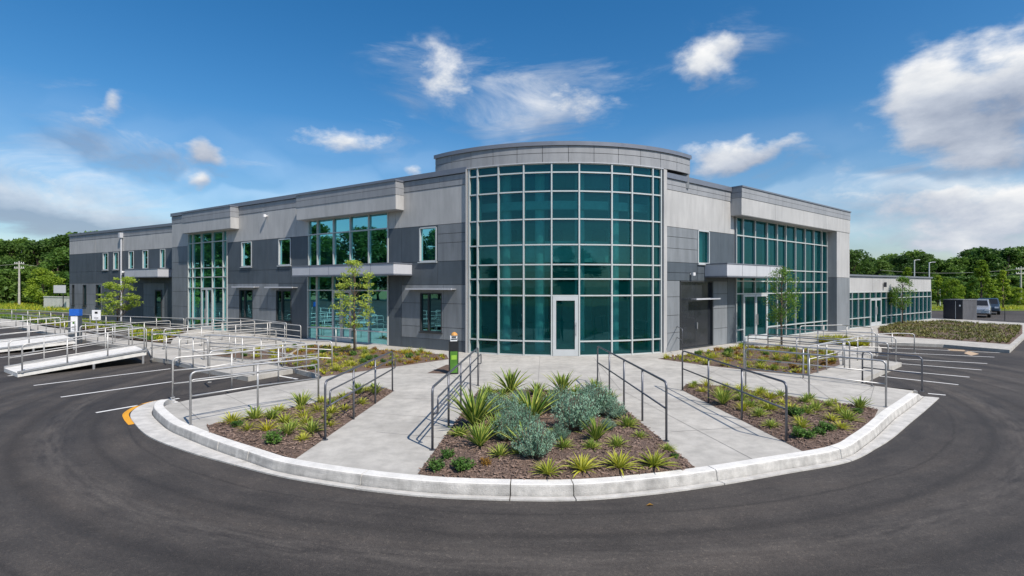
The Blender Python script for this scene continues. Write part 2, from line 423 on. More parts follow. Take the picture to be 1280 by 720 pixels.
def cprof(i):
    w = gw(i); k = max(.12, min(1, cum[i] / 1.1, (cum[-1] - cum[i]) / .7)); k = k * k * (3 - 2 * k)
    return [(w, -.04), (w + .004, .04 * k), (w + .02, .135 * k), (w + .03, .155 * k), (w + .045, .163 * k), (w + .205, .166 * k), (w + .215, .16 * k), (w + .215, -.04)]
for a, b in zip(cuts[:-1], cuts[1:]):
    if b - a < 3: continue
    for mb, pf in ((gmb, gprof), (cmb, cprof)):
        t = curb_strip(a + (0 if a == 0 else 0), b, pf)
        # pull the two end rings 6 mm apart for the joint
        k = len(pf(0)); L = len(t.v) // k
        for j in range(k):
            if a: p = Vector(t.v[j]); q = Vector(t.v[j + k]); t.v[j] = tuple(p + (q - p).normalized() * .008)
            p = Vector(t.v[(L - 1) * k + j]); q = Vector(t.v[(L - 2) * k + j]); t.v[(L - 1) * k + j] = tuple(p + (q - p).normalized() * .008)
        kk = k - 1
        for fi, f_ in enumerate(t.f):
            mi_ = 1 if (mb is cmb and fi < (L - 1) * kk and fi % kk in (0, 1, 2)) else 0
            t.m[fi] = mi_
        b0 = len(mb.v); mb.v += [tuple(x_) for x_ in t.v]; mb.f += [tuple(q_ + b0 for q_ in f_) for f_ in t.f]; mb.m += t.m
o = gmb.build('gutter', M['gutter']); fixnormals(o); struct(o)
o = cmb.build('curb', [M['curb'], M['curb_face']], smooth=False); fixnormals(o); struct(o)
i_start = next(i for i in range(N) if gp[i].y < 11.0)
inner = [gp[i] + nrm[i] * (gw(i) + .21) for i in range(i_start, N, 3)] + [gp[N - 1] + nrm[N - 1] * (gw(N - 1) + .21)]

def P(*px): return [W(x, y) for x, y in px]
main_slab = inner + P((1147, 489), (1088, 481.5), (1069, 477.5), (1127, 453), (1080, 447), (1102, 436), (1094, 427), (1180, 430.5), (1262, 437.3), (1285, 416.5), (1285, 404), (1160, 397), (1040, 405),
                      (930, 420), (828, 436), (700, 440), (585, 436), (486, 425), (385, 416), (300, 409), (262, 409), (235, 413), (216, 424), (213, 430), (240, 437.5), (250, 442), (315, 450), (368, 461), (404, 469.5), (400, 473.5), (340, 482.5), (280, 493), (238, 499.5), (214, 504.5), (203, 509))
mb = MB(); mb.prism(main_slab, -.04, .15); o = mb.build('pavement', M['concrete']); struct(o)
def slab(name, px, z=.15, mat='concrete', z0=-.04):
    mb = MB(); mb.prism([W(x, y, z) for x, y in px], z0, z); return struct(mb.build(name, M[mat]))
slab('footpath', [(185, 437), (214, 430.5), (240, 438), (250, 442.5), (314, 450.5), (366, 461.5), (310, 471), (255, 461), (212, 450), (190, 447)], .146)
slab('footpath', [(0, 398), (23, 400), (55, 408), (90, 413), (150, 424), (214, 430), (185, 436.5), (120, 428), (83, 420), (58, 415.5), (22, 408), (0, 407)], .142)

# saw-cut joints in the paving: thin dark filler strips
jm = MB()
def joint(a, b, w=.009, z=.1535):
    a, b = V2(a), V2(b); d = (b - a).normalized(); n = Vector((-d.y, d.x, 0)) * w / 2
    q = [a - n, b - n, b + n, a + n]
    jm.add([(p.x, p.y, z) for p in q], [(0, 1, 2, 3)])
def jpx(x0, y0, x1, y1, w=.009): joint(W(x0, y0), W(x1, y1), w)
for a in [(440, 515, 548, 522), (478, 497, 556, 499), (536, 455, 598, 486), (753, 488, 746, 449), (598, 487, 600, 445),
          (598, 487, 753, 487.5), (600, 465, 748, 465), (675, 445, 672, 487), (742, 447, 775, 487), (770, 487, 853, 486), (800, 505, 868, 500), (838, 540, 950, 533),
          (775, 487, 948, 578), (640, 452, 600, 452), (450, 468, 560, 470), (330, 517, 280, 492), (395, 503, 340, 484), (1040, 500, 1000, 471), (1064, 499, 1094, 482),
          (985, 494, 940, 466), (930, 483, 870, 456), (1030, 480, 1100, 489.5), (1086, 506, 1093, 482), (846, 447, 760, 447), (900, 460, 853, 487),
          (250, 525, 225, 503), (300, 425, 260, 440), (250, 432, 300, 436), (300, 418, 310, 440), (1045, 470, 1098, 452), (560, 548, 470, 540)]: jpx(*a)
struct(jm.build('paving_joints', M['joint']))

# painted lines
lm = MB()
def line(x0, y0, x1, y1, w=.10, mbx=None, z=.004):
    a, b = W(x0, y0, 0), W(x1, y1, 0); d = (b - a).normalized(); n = Vector((-d.y, d.x, 0)) * w / 2
    (mbx or lm).add([(p.x, p.y, z) for p in (a - n, b - n, b + n, a + n)], [(0, 1, 2, 3)])
for a in [(42, 482, 213, 461), (76, 496.5, 217, 477), (120, 516, 224, 498), (10, 470, 60, 463), (0, 447, 60, 440), (0, 425, 60, 420), (0, 436, 50, 430), (330, 466.6, 372, 474),
          (1160, 492, 1182, 494), (1098, 470, 1198, 481), (1080, 459.5, 1212, 471.5), (1118, 454, 1227, 462.5), (1125, 448.5, 1234, 454.5), (1113, 440.5, 1243, 446.5), (1105, 434.5, 1250, 441)]: line(*a)
struct(lm.build('parking_lines', M['white_line']))
ym = MB()
yp = catmull([W(x, y, 0) for x, y in [(216, 500), (195, 502), (175, 508), (162, 516), (163, 523), (169, 530)]], 8)
for i in range(len(yp) - 1):
    d = (yp[i + 1] - yp[i]).normalized(); n = Vector((-d.y, d.x, 0)) * .085
    ym.add([(q.x, q.y, .004) for q in (yp[i], yp[i + 1], yp[i + 1] - n * 1.4, yp[i] - n * 1.4)], [(0, 1, 2, 3)])
struct(ym.build('yellow_kerb_paint', M['yellow_line']))
tm = MB()
tm.add([(*W(x, y, 0).xy, .004) for x, y in [(1184, 436.5), (1205, 437.5), (1208, 439.5), (1188, 438.5)]], [(0, 1, 2, 3)])
tm.add([(*W(x, y, 0).xy, .004) for x, y in [(1205, 441.5), (1211, 438.8), (1224, 442.5), (1214, 444.6)]], [(0, 1, 2, 3)])
struct(tm.build('worn_arrow_marking', M['tan_line']))

# ------------------------------------------------------------------ planting beds
def bed(name, pts, h=.07, lvl=5, mat='soil', base=.1):
    bm = bmesh.new()
    vs = [bm.verts.new((p[0], p[1], 0)) for p in pts]
    f = bm.faces.new(vs); bmesh.ops.triangulate(bm, faces=[f])
    for _ in range(7):
        e = [x for x in bm.edges if x.calc_length() > lvl]
        if not e: break
        bmesh.ops.subdivide_edges(bm, edges=e, cuts=1)
        bmesh.ops.triangulate(bm, faces=[x for x in bm.faces if len(x.verts) > 3])
    for v in bm.verts:
        d = edged(v.co, pts)
        v.co.z = .154 + min(1, d / .5) * h + (noise.noise(v.co * 3) * .02 + noise.noise(v.co * 9) * .012) * min(1, d / .1) + (.004 if d > .001 else 0)
    bmesh.ops.recalc_face_normals(bm, faces=bm.faces)
    me = bpy.data.meshes.new(name); bm.to_mesh(me); bm.free()
    if me.polygons and me.polygons[0].normal.z < 0: me.flip_normals()
    me.materials.append(M[mat]); me.polygons.foreach_set('use_smooth', [True] * len(me.polygons))
    o = bpy.data.objects.new(name, me); col.objects.link(o); return struct(o)
def inner_between(x0, x1):
    r = []
    for q in inner:
        px = 640 + q.x / q.y * F
        if x0 < px < x1 and q.y < 13.2: r.append(Vector((q.x, q.y, 0)))
    return r
bedC = P((522, 592.5), (598, 488), (753, 488), (874, 589)) + list(reversed(inner_between(524, 872)))
bedL = P((258, 532), (320, 519.5), (400, 502), (466, 482), (492, 489), (366, 576)) + list(reversed(inner_between(262, 364)))
bedR = P((1003, 564), (852, 487.5), (858, 480), (900, 483), (985, 496), (1040, 503.5), (1085, 509), (1098, 512)) + list(reversed(inner_between(1005, 1096)))
bedL2 = P((345, 455), (383, 432), (470, 437), (558, 443.5), (561, 449), (483, 460), (402, 471), (398, 467))
bedR2 = P((822, 448.5), (900, 437), (930, 433), (985, 436), (1047, 441), (1050, 456), (1007, 469.5), (937, 463), (880, 456.5))
bedSign = P((534, 466.5), (558, 456), (572, 456), (566, 467.5))
bedFar = P((1097, 410), (1120, 403.5), (1180, 401), (1250, 406), (1278, 406.5), (1278, 417), (1262, 430.5), (1180, 424.5), (1118, 420.5), (1098, 417))
bedY = P((1022, 426), (1055, 427), (1088, 431), (1086, 434.5), (1022, 430))
bedL3 = P((162, 414), (232, 415.5), (211, 424), (208, 429), (160, 423))
bedL4 = P((30, 395), (80, 396), (140, 404), (136, 412), (85, 411), (55, 405.5), (30, 399))
bedL5 = P((255, 443.5), (300, 440), (375, 434), (345, 452), (318, 449.5))
NB = {'bedC': .12, 'bedL': .15, 'bedR': .15}
bed('mulch_bed', bedC, .08, .10); bed('mulch_bed', bedL, .06, .12); bed('mulch_bed', bedR, .06, .13)
for b_ in (bedL2, bedR2): bed('mulch_bed', b_, .06, .3)
bed('mulch_bed', bedSign, .02, .3)
for b_ in (bedFar, bedY, bedL5, bedL3, bedL4): bed('mulch_bed', b_, .04, .8)
def soilz(p, h=.07): return .155

def randin(poly, n, rnd, margin=.05):
    xs = [p[0] for p in poly]; ys = [p[1] for p in poly]; out = []
    for _ in range(n * 60):
        p = (rnd.uniform(min(xs), max(xs)), rnd.uniform(min(ys), max(ys)))
        if inside(p, poly) and edged(p, poly) > margin:
            out.append(p)
            if len(out) >= n: break
    return out
rc = random.Random(3)
for poly, n in ((bedC, 6500), (bedL, 2000), (bedR, 2600)):
    cm = MB()
    for (x, y) in randin(poly, n, rc, .01):
        d = edged((x, y), poly); z = .16 + min(1, d / .5) * .07 + rc.uniform(0, .012)
        a = rc.uniform(0, 6.28); L = rc.uniform(.012, .045); w = rc.uniform(.005, .013); t = rc.uniform(-.35, .35)
        ca, sa = math.cos(a), math.sin(a)
        q = [(x + ca * L - sa * w, y + sa * L + ca * w, z + L * t), (x - ca * L - sa * w, y - sa * L + ca * w, z - L * t),
             (x - ca * L + sa * w, y - sa * L - ca * w, z - L * t + .005), (x + ca * L + sa * w, y + sa * L - ca * w, z + L * t + .005)]
        top = [(p[0], p[1], p[2] + .008) for p in q]
        cm.add(q + top, [(4, 5, 6, 7), (0, 1, 5, 4), (1, 2, 6, 5), (2, 3, 7, 6), (3, 0, 4, 7)])
    o = cm.build('bark_chips', M['chip']); struct(o, 'stuff')
    tag(o, {id(bedC): 'brown bark mulch chips scattered over the middle bed', id(bedL): 'brown bark mulch chips scattered over the left front bed', id(bedR): 'brown bark mulch chips scattered over the right front bed'}[id(poly)], 'mulch')

# ------------------------------------------------------------------ plants
def bladefan(n, L, w, lean0, lean1, droop, rnd, segs=5, two=True):
    mb = MB()
    for k in range(n):
        a = k * 2.39996 + rnd.uniform(-.3, .3); f = (k + .5) / n
        lean = lean0 + (lean1 - lean0) * f + rnd.uniform(-.1, .1)
        l = L * rnd.uniform(.75, 1.08) * (1 - .25 * f); ww = w * rnd.uniform(.8, 1.15)
        ca, sa = math.cos(a), math.sin(a); pos = Vector((ca * .02, sa * .02, 0)); th = lean
        rows = []
        side = Vector((-sa, ca, 0))
        for s_ in range(segs + 1):
            t = s_ / segs
            wd = ww * (0.55 + .9 * t if t < .35 else (1 - t) ** .7 * 1.25 / (.65 ** .7) * .69) if t < 1 else 0.0008
            fw = Vector((math.sin(th) * ca, math.sin(th) * sa, math.cos(th)))
            up = Vector((-math.cos(th) * ca, -math.cos(th) * sa, math.sin(th)))
            rows.append([pos + side * wd + up * wd * .45, pos + side * wd * .6 + up * wd * .15, pos.copy(), pos - side * wd * .6 + up * wd * .15, pos - side * wd + up * wd * .45])
            pos = pos + fw * (l / segs); th += droop / segs * (.4 + 1.2 * t)
        vs = [v for r_ in rows for v in r_]
        for j in range(segs):
            for q, mi in ((0, 1), (1, 0), (2, 0), (3, 1)):
                mb.add([vs[j * 5 + q], vs[j * 5 + q + 1], vs[(j + 1) * 5 + q + 1], vs[(j + 1) * 5 + q]], [(0, 1, 2, 3)], mi if two else 0)
    return mb
def bush(n, rad, h, lw, ll, rnd, stems=22, upright=.6):
    mb = MB()
    for s_ in range(stems):
        a = rnd.uniform(0, 6.28); r = rad * math.sqrt(rnd.random())
        tip = Vector((math.cos(a) * r, math.sin(a) * r, h * (1 - .55 * (r / rad) ** 2) * rnd.uniform(.75, 1.08)))
        base = Vector((math.cos(a) * r * .25, math.sin(a) * r * .25, 0))
        mb.tube([base, (base + tip) / 2 + Vector((rnd.uniform(-.02, .02),) * 3), tip], .004, 3, 1, cap=False)
        for k in range(n // stems):
            t = rnd.uniform(.25, 1.03); c = base.lerp(tip, t) + Vector([rnd.gauss(0, .012) for _ in range(3)])
            d = Vector((rnd.gauss(0, 1), rnd.gauss(0, 1), upright + rnd.gauss(0, .6))).normalized()
            sd = d.cross(Vector((rnd.gauss(0, 1), rnd.gauss(0, 1), rnd.gauss(0, 1)))).normalized() * lw
            L = ll * rnd.uniform(.6, 1.2)
            mb.add([c, c + d * L * .5 + sd, c + d * L, c + d * L * .5 - sd], [(0, 1, 2, 3)], 0)
    return mb
rp = random.Random(11)
HOLD = {}
def proto(key, fn, mats, name):
    HOLD[key] = []
    for k in range(3):
        mb = fn(random.Random(rp.random()))
        me = bpy.data.meshes.new(name); me.from_pydata([tuple(v) for v in mb.v], [], mb.f)
        for mm in mats: me.materials.append(M[mm])
        me.polygons.foreach_set('material_index', mb.m); me.update()
        HOLD[key].append((name, me))
proto('yucca', lambda r: bladefan(40, .60, .031, .95, .05, .6, r), ['blade', 'blade_edge'], 'yucca_plant')
proto('rosette', lambda r: bladefan(54, .28, .017, 1.4, .1, .45, r), ['blade', 'blade_edge'], 'rosette_plant')
proto('gold', lambda r: bladefan(46, .27, .016, 1.4, .2, .6, r), ['blade_gold', 'blade_edge'], 'rosette_plant')
proto('tuft', lambda r: bladefan(48, .30, .009, 1.25, .15, 1.0, r, 4), ['blade_gold', 'blade_gold'], 'grass_tuft')
proto('sage', lambda r: bush(5200, .29, .46, .0042, .034, r, 110, 1.5), ['sage', 'bark'], 'sage_bush')
proto('shrub', lambda r: bush(900, .14, .18, .010, .035, r, 26, .3), ['shrub', 'bark'], 'small_shrub')
proto('rust', lambda r: bush(420, .12, .13, .010, .03, r, 20, .3), ['rust_leaf', 'bark'], 'small_shrub')
def plant(key, x, y, s, label, cat, group=None, rnd=rp, z=None, poly=None, h=.07, sz=None):
    nme, me = rnd.choice(HOLD[key])
    o = bpy.data.objects.new(nme, me); col.objects.link(o)
    if z is None: z = .155 + (min(1, edged((x, y), poly) / .5) * h if poly else 0)
    o.location = (x, y, z); o.rotation_euler = (0, 0, rnd.uniform(0, 6.28)); o.scale = (s * rnd.uniform(.88, 1.12), s * rnd.uniform(.88, 1.12), sz or s * rnd.uniform(.85, 1.15))
    return tag(o, label, cat, group)
def pxp(key, px, py, s, label, cat, group=None, poly=bedC):
    p = W(px, py, .2); s *= {'yucca': 1.5, 'sage': 1.45, 'rosette': rp.uniform(1.2, 1.5), 'shrub': 1.0}.get(key, 1.15); return plant(key, p.x, p.y, s, label, cat, group, poly=poly)
YG, RG, SG = 'tall yuccas of the middle bed', 'low rosettes of the middle bed', 'silvery bushes of the middle bed'
pxp('yucca', 594, 534, 1.12, 'big upright striped yucca at the left edge of the middle bed beside the handrail', 'yucca', YG)
pxp('yucca', 600, 560, .62, 'yellow-green bushy yucca in front of the big left one in the middle bed', 'yucca', YG)
pxp('yucca', 665, 528, 1.05, 'deep green upright yucca in the centre of the middle bed', 'yucca', YG)
pxp('yucca', 638, 492, 1.0, 'tallest striped yucca at the back of the middle bed, left of the doors', 'yucca', YG)
pxp('yucca', 703, 494, .8, 'arching yucca at the back centre of the middle bed', 'yucca', YG)
pxp('yucca', 744, 492, .62, 'small yucca at the back right corner of the middle bed', 'yucca', YG)
pxp('yucca', 671, 496, .6, 'short leafy yucca at the back between two taller ones', 'yucca', YG)
pxp('yucca', 610, 497, .55, 'short yucca at the back left of the middle bed', 'yucca', YG)
for a in [(636, 553, .8, 'silvery bush left of centre behind the dark gap in the middle bed'), (720, 540, 1.15, 'largest silvery bush in the middle bed right of centre'),
          (748, 520, .95, 'silvery bush behind the largest one towards the right handrail'), (668, 575, .85, 'silvery bush nearest the curb in the middle bed'),
          (622, 522, .75, 'silvery bush behind the big left yucca'), (768, 525, .7, 'silvery bush closest to the right handrail of the middle bed'),
          (700, 517, .8, 'silvery bush at the back centre of the middle bed'), (650, 510, .6, 'small silvery bush between the two tall back yuccas'), (640, 535, .8, 'silvery bush just left of the deep green yucca')]:
    pxp('sage', a[0], a[1], a[2], a[3], 'bush', SG)
for a in [(685, 591, .86, 'rosette at the curb nearest the silvery bush'), (728, 587, .92, 'second spiky rosette along the curb, under the largest silvery bush'),
          (775, 584, .98, 'third spiky rosette along the curb of the middle bed'), (818, 581, 1.0, 'last spiky rosette at the right end of the curb row'),
          (772, 560, .86, 'rosette behind the curb row, right of the largest silvery bush'), (785, 535, .95, 'yellow-green rosette by the right handrail of the middle bed'),
          (740, 563, .7, 'rosette at the foot of the largest silvery bush'), (650, 570, .6, 'rosette left of the nearest silvery bush'),
          (607, 520, .8, 'rosette between the big left yucca and the handrail'), (800, 548, .5, 'small rosette near the right handrail base'), (690, 548, .6, 'rosette in the middle of the bed between silvery bushes'), (575, 545, .8, 'rosette leaning over the left path beside the handrail'), (625, 572, .75, 'rosette at the left of the middle bed in front of the bushy yucca'), (705, 562, .7, 'rosette between the two nearest silvery bushes'), (835, 562, .55, 'little rosette in the right corner of the middle bed')]:
    pxp('gold' if a[1] > 578 else 'rosette', a[0], a[1], a[2] * (1.22 if a[1] > 578 else 1), a[3], 'succulent', RG)
for a in [(622, 548, .62, 'yucca', 'leafy yucca left of the silvery bush, between it and the bushy one'), (650, 520, .55, 'yucca', 'small yucca in the gap behind the silvery bushes, left half'),
          (688, 508, .62, 'yucca', 'yucca rising just right of the short leafy one at the back'), (762, 503, .5, 'yucca', 'small striped yucca near the back right, beside the handrail posts'), (628, 500, .5, 'yucca', 'low yucca at the back left between two taller ones'),
          (655, 566, .6, 'yucca', 'green yucca pressed against the nearest silvery bush'), (745, 553, .55, 'yucca', 'green yucca at the right foot of the largest silvery bush'), (720, 500, .55, 'yucca', 'yucca behind the largest silvery bush')]:
    pxp('yucca', a[0], a[1], a[2], a[4], 'yucca', YG)
for a in [(700, 552, .5, 'low silvery bush in front of the largest one'), (655, 548, .75, 'silvery bush just behind the nearest one'), (605, 512, .55, 'silvery bush at the back left corner by the handrail'), (735, 507, .7, 'silvery bush at the back, behind the largest one'), (760, 540, .4, 'little silvery bush between rosettes on the right')]:
    pxp('sage', a[0], a[1], a[2], a[3], 'bush', SG)
for a in [(545, 586, .9, 'shrub', 'small green shrub in the left front corner of the middle bed'), (578, 586, 1.2, 'shrub', 'bright green round shrub at the curb, left part of the middle bed'),
          (559, 573, .9, 'shrub', 'dull green shrub behind the two at the left curb'), (607, 582, .7, 'rust', 'little orange-leaved shrub near the left curb of the middle bed'),
          (843, 572, .6, 'shrub', 'tiny dark shrub by the right edge of the middle bed'), (612, 540, .8, 'rust', 'orange-leaved shrub beside the big left yucca')]:
    pxp(a[3], a[0], a[1], a[2], a[4], 'shrub')
def spaced(poly, n, rnd, sep, margin=.12):
    out = []
    for p in randin(poly, n * 40, rnd, margin):
        if all(math.hypot(p[0] - q[0], p[1] - q[1]) > sep for q in out):
            out.append(p)
            if len(out) >= n: break
    return out
r2 = random.Random(21)
def fill(poly, n, sep, kinds, where, smin=.7, smax=1.1, margin=.14):
    names = {'gold': ('yellow-green spiky rosette', 'succulent'), 'rosette': ('green spiky rosette', 'succulent'), 'tuft': ('golden grass tuft', 'grass tuft'),
             'shrub': ('small round green shrub', 'shrub'), 'sage': ('silvery-leaved bush', 'bush'), 'yucca': ('striped upright yucca', 'yucca'), 'rust': ('small orange-leaved shrub', 'shrub')}
    for (x, y) in spaced(poly, n, r2, sep, margin):
        k = r2.choice(kinds); nmx, ct = names[k]
        s = r2.uniform(smin, smax)
        if k == 'yucca': s *= .7
        if k == 'sage': s *= .6
        plant(k, x, y, s, f'{nmx} growing in {where}', ct, f'{ct}s in {where}', r2, poly=poly, h=.05)
fill(bedL, 30, .38, ['gold', 'gold', 'gold', 'rosette', 'tuft', 'yucca', 'shrub'], 'the left front bed', .75, 1.3, .2)
fill(bedR, 52, .40, ['gold', 'gold', 'gold', 'rosette', 'rosette', 'yucca', 'shrub', 'tuft'], 'the right front bed', .7, 1.35, .2)
fill(bedL2, 70, .42, ['tuft', 'gold', 'gold', 'rosette', 'rust', 'shrub'], 'the bed below the left wing', .6, 1.3)
fill(bedR2, 80, .42, ['tuft', 'gold', 'gold', 'rosette', 'rust', 'shrub'], 'the bed below the right wing', .6, 1.3)
fill(bedL5, 26, .6, ['tuft', 'gold', 'shrub'], 'the strip between the two left paths', .9, 1.3)
def cover(poly, n, mats, label, seed, hgt=.16, z=.17):
    rr = random.Random(seed); mb = MB()
    cl = [(rr.uniform(0, 99), rr.uniform(0, 99)) for _ in range(3)]
    for (x, y) in randin(poly, n, rr, .1):
        mi = 0 if noise.noise(Vector((x * .6, y * .6, seed))) + rr.uniform(-.3, .3) > -.05 else 1
        hh = hgt * rr.uniform(.5, 1.4) * (1 + .8 * noise.noise(Vector((x * .9, y * .9, 3.3 + seed))))
        for k in range(5):
            a = rr.uniform(0, 6.28); w = .03; l = hh * rr.uniform(.5, 1.1)
            c, s_ = math.cos(a), math.sin(a)
            mb.add([(x - s_ * w, y + c * w, z), (x + s_ * w, y - c * w, z), (x + c * l * .9, y + s_ * l * .9, z + hh * rr.uniform(.5, 1))], [(0, 1, 2)], mi)
    o = mb.build('ground_cover', [M[m] for m in mats]); struct(o, 'stuff'); tag(o, label, 'ground cover')
cover(bedFar, 2900, ['olive', 'dry'], 'low olive and yellow ground cover in the long bed before the annex', 1, .15)
cover(bedY, 700, ['blade_gold', 'rust_leaf'], 'golden ground cover in the narrow strip by the right wing entrance', 2, .3)
cover(bedL3, 1500, ['blade_gold', 'shrub'], 'golden ground cover before the canopied door of the left wing', 3, .18)
cover(bedL4, 2600, ['blade_gold', 'shrub'], 'yellow-green ground cover beside the far left path', 4, .18)
cover(bedR2, 1500, ['blade_gold', 'rust_leaf'], 'patchy golden creeper between the plants under the right wing', 5, .1)
cover(bedL2, 1300, ['blade_gold', 'rust_leaf'], 'patchy golden creeper between the plants under the left wing', 6, .1)
# lawns beyond the lot
lawnL = [at(-60, 62), at(95, 62), at(232, 41), at(215, 38), at(110, 48), at(-60, 56)]
lawnL = [(-78, 59), (-62, 54.5), (-44, 49), (-34, 41.5), (-25.4, 36), (-27, 34.2), (-36, 39), (-46, 45.5), (-62, 51), (-78, 55)]
mb = MB(); mb.prism(lawnL, -.02, .1); struct(mb.build('grass_verge', M['grass']))
cover([(p[0], p[1]) for p in lawnL], 5000, ['leaf_bright', 'shrub'], 'uneven grass on the verge before the far left wing', 8, .22, .1)
mb = MB(); mb.prism([(-160, 75), (-62, 58.5), (-50, 60), (-50, 130), (-160, 130)], -.02, .06); struct(mb.build('lawn', M['grass']))
mb = MB(); mb.prism([(40, 62.5), (180, 62.5), (180, 120), (40, 120)], -.02, .06); struct(mb.build('lawn', M['grass']))
cover([(-120, 72), (-62, 60), (-52, 61), (-52, 85), (-120, 85)], 6000, ['blade_gold', 'leaf_bright'], 'long grass on the lawn before the left wood', 9, .35, .05)
cover([(42, 63), (120, 63), (120, 72), (42, 72)], 5000, ['blade_gold', 'leaf_bright'], 'long grass along the far edge of the right lot', 10, .35, .05)

# ------------------------------------------------------------------ building
class Frame:
    def __init__(s, a, b, flip=1):
        s.P = Vector((a[0], a[1], 0)); s.d = (Vector((b[0], b[1], 0)) - s.P); s.len = s.d.length; s.d.normalize()
        s.n = Vector((-s.d.y, s.d.x, 0))
        if s.n.y > 0: s.n = -s.n
    def pt(s, u, v, z=0): q = s.P + s.d * u + s.n * v; return Vector((q.x, q.y, z))
    def u(s, px, v=0):
        k = (px - 640) / F; q = s.P + s.n * v
        return (k * q.y - q.x) / (s.d.x - k * s.d.y)
    def z(s, px, y, v=0): return zat(y, s.pt(s.u(px, v), v).y)
L = Frame((-1.86, 21.7), (-23.6, 35.6))
FR = Frame((-23.1, 36.4), (-39.0, 45.2))
RW = Frame((6.34, 21.7), (21.65, 33.8))
AN = Frame((21.75, 33.5), (35.7, 43.7))
B = thing('office_building', (2.24, 20.6, .15), 'two-storey grey office building with a curved teal glass front', 'building')
AX = thing('annex_building', (28, 38, .15), 'low single-storey annex with pale fascia and a glass front, right of the office building', 'building')

def cells(u0, u1, z0, z1, holes):
    us = sorted({u0, u1, *[max(u0, min(u1, h[k])) for h in holes for k in (0, 1)]})
    zs = sorted({z0, z1, *[max(z0, min(z1, h[k])) for h in holes for k in (2, 3)]})
    out = []
    for a, b in zip(us[:-1], us[1:]):
        if b - a < 1e-4: continue
        run = None
        for c, d in zip(zs[:-1], zs[1:]):
            if d - c < 1e-4: continue
            mu, mz = (a + b) / 2, (c + d) / 2
            hole = any(h[0] < mu < h[1] and h[2] < mz < h[3] for h in holes)
            if hole:
                if run: out.append((a, b, *run)); run = None
            else: run = (run[0], d) if run else (c, d)
        if run: out.append((a, b, *run))
    return out
GAP = .009
def cladding(fr, name, mat, rects, holes, parent, v0=0.002, v1=.045):
    for (u0, u1, z0, z1, us, zs) in rects:
        mb = MB()
        if u1 < u0: u0, u1 = u1, u0
        U = [u0] + sorted(x for x in us if u0 + .05 < x < u1 - .05) + [u1]; Z = [z0] + sorted(x for x in zs if z0 + .05 < x < z1 - .05) + [z1]
        for a, b in zip(U[:-1], U[1:]):
            for c, d in zip(Z[:-1], Z[1:]):
                a_, b_, c_, d_ = a + GAP, b - GAP, c + GAP, d - GAP
                vv = v1 + random.uniform(-.004, .004)
                for (p, q, r_, s_) in cells(a_, b_, c_, d_, holes): mb.fbox(fr, p, q, v0, vv, r_, s_)
        o = mb.build(name, mat, parent); fixnormals(o)
def wall(fr, u0, u1, z0, z1, holes, parent, v0=-.25, v1=0, mat=None):
    mb = MB()
    for (a, b, c, d) in cells(u0, u1, z0, z1, holes): mb.fbox(fr, a, b, v0, v1, c, d)
    o = mb.build('wall', mat or M['core'], parent); fixnormals(o); return o
def frame_bars(mb, fr, us, zs, v0, v1, w=.05, skip=()):
    for u in us: mb.fbox(fr, u - w / 2, u + w / 2, v0, v1, zs[0], zs[-1])
    for z in zs:
        for a, b in zip(us[:-1], us[1:]):
            if any(s_[0] < (a + b) / 2 < s_[1] and s_[2] < z < s_[3] for s_ in skip): continue
            mb.fbox(fr, a + w / 2, b - w / 2, v0, v1 - .004, z - w / 2, z + w / 2)
def window(fr, u0, u1, z0, z1, parent, frame='white_frame', glass='glass', us=(), zs=(), w=.06, v1=.07):
    if u1 < u0: u0, u1 = u1, u0
    mb = MB(); h = w / 2
    frame_bars(mb, fr, [u0 + h, *us, u1 - h], [z0 + h, *zs, z1 - h], -.10, v1, w)
    mb.fbox(fr, u0 - .04, u1 + .04, .05, v1 + .05, z0 - .05, z0 - .002)
    o = mb.build('window', M[frame], parent); fixnormals(o)
    g_ = MB(); a, b = fr.pt(u0 + w, -.03), fr.pt(u1 - w, -.03)
    g_.add([(a.x, a.y, z0 + w), (b.x, b.y, z0 + w), (b.x, b.y, z1 - w), (a.x, a.y, z1 - w)], [(0, 1, 2, 3)])
    g_.build('pane', M[glass], o)
    return o
def curtain(fr, us, zs, parent, glass='glass', skip=(), w=.055, v0=-.2, v1=.09, name='curtain_wall', door=None):
    us = sorted(us); mb = MB(); frame_bars(mb, fr, us, zs, v0, v1, w, skip)
    o = mb.build(name, M['mullion'], parent); fixnormals(o)
    g_ = MB()
    for a, b in zip(us[:-1], us[1:]):
        for c, d in zip(zs[:-1], zs[1:]):
            if any(s_[0] < (a + b) / 2 < s_[1] and s_[2] < (c + d) / 2 < s_[3] for s_ in skip): continue
            t = [random.uniform(-.009, .009) for _ in range(3)]
            p, q = fr.pt(a, 0 + t[0]), fr.pt(b, 0 + t[1])
            g_.add([(p.x, p.y, c), (q.x, q.y, c), (q.x, q.y, d), (p.x, p.y, d)], [(0, 1, 2, 3)])
    g_.build('glazing', M[glass], o)
    return o
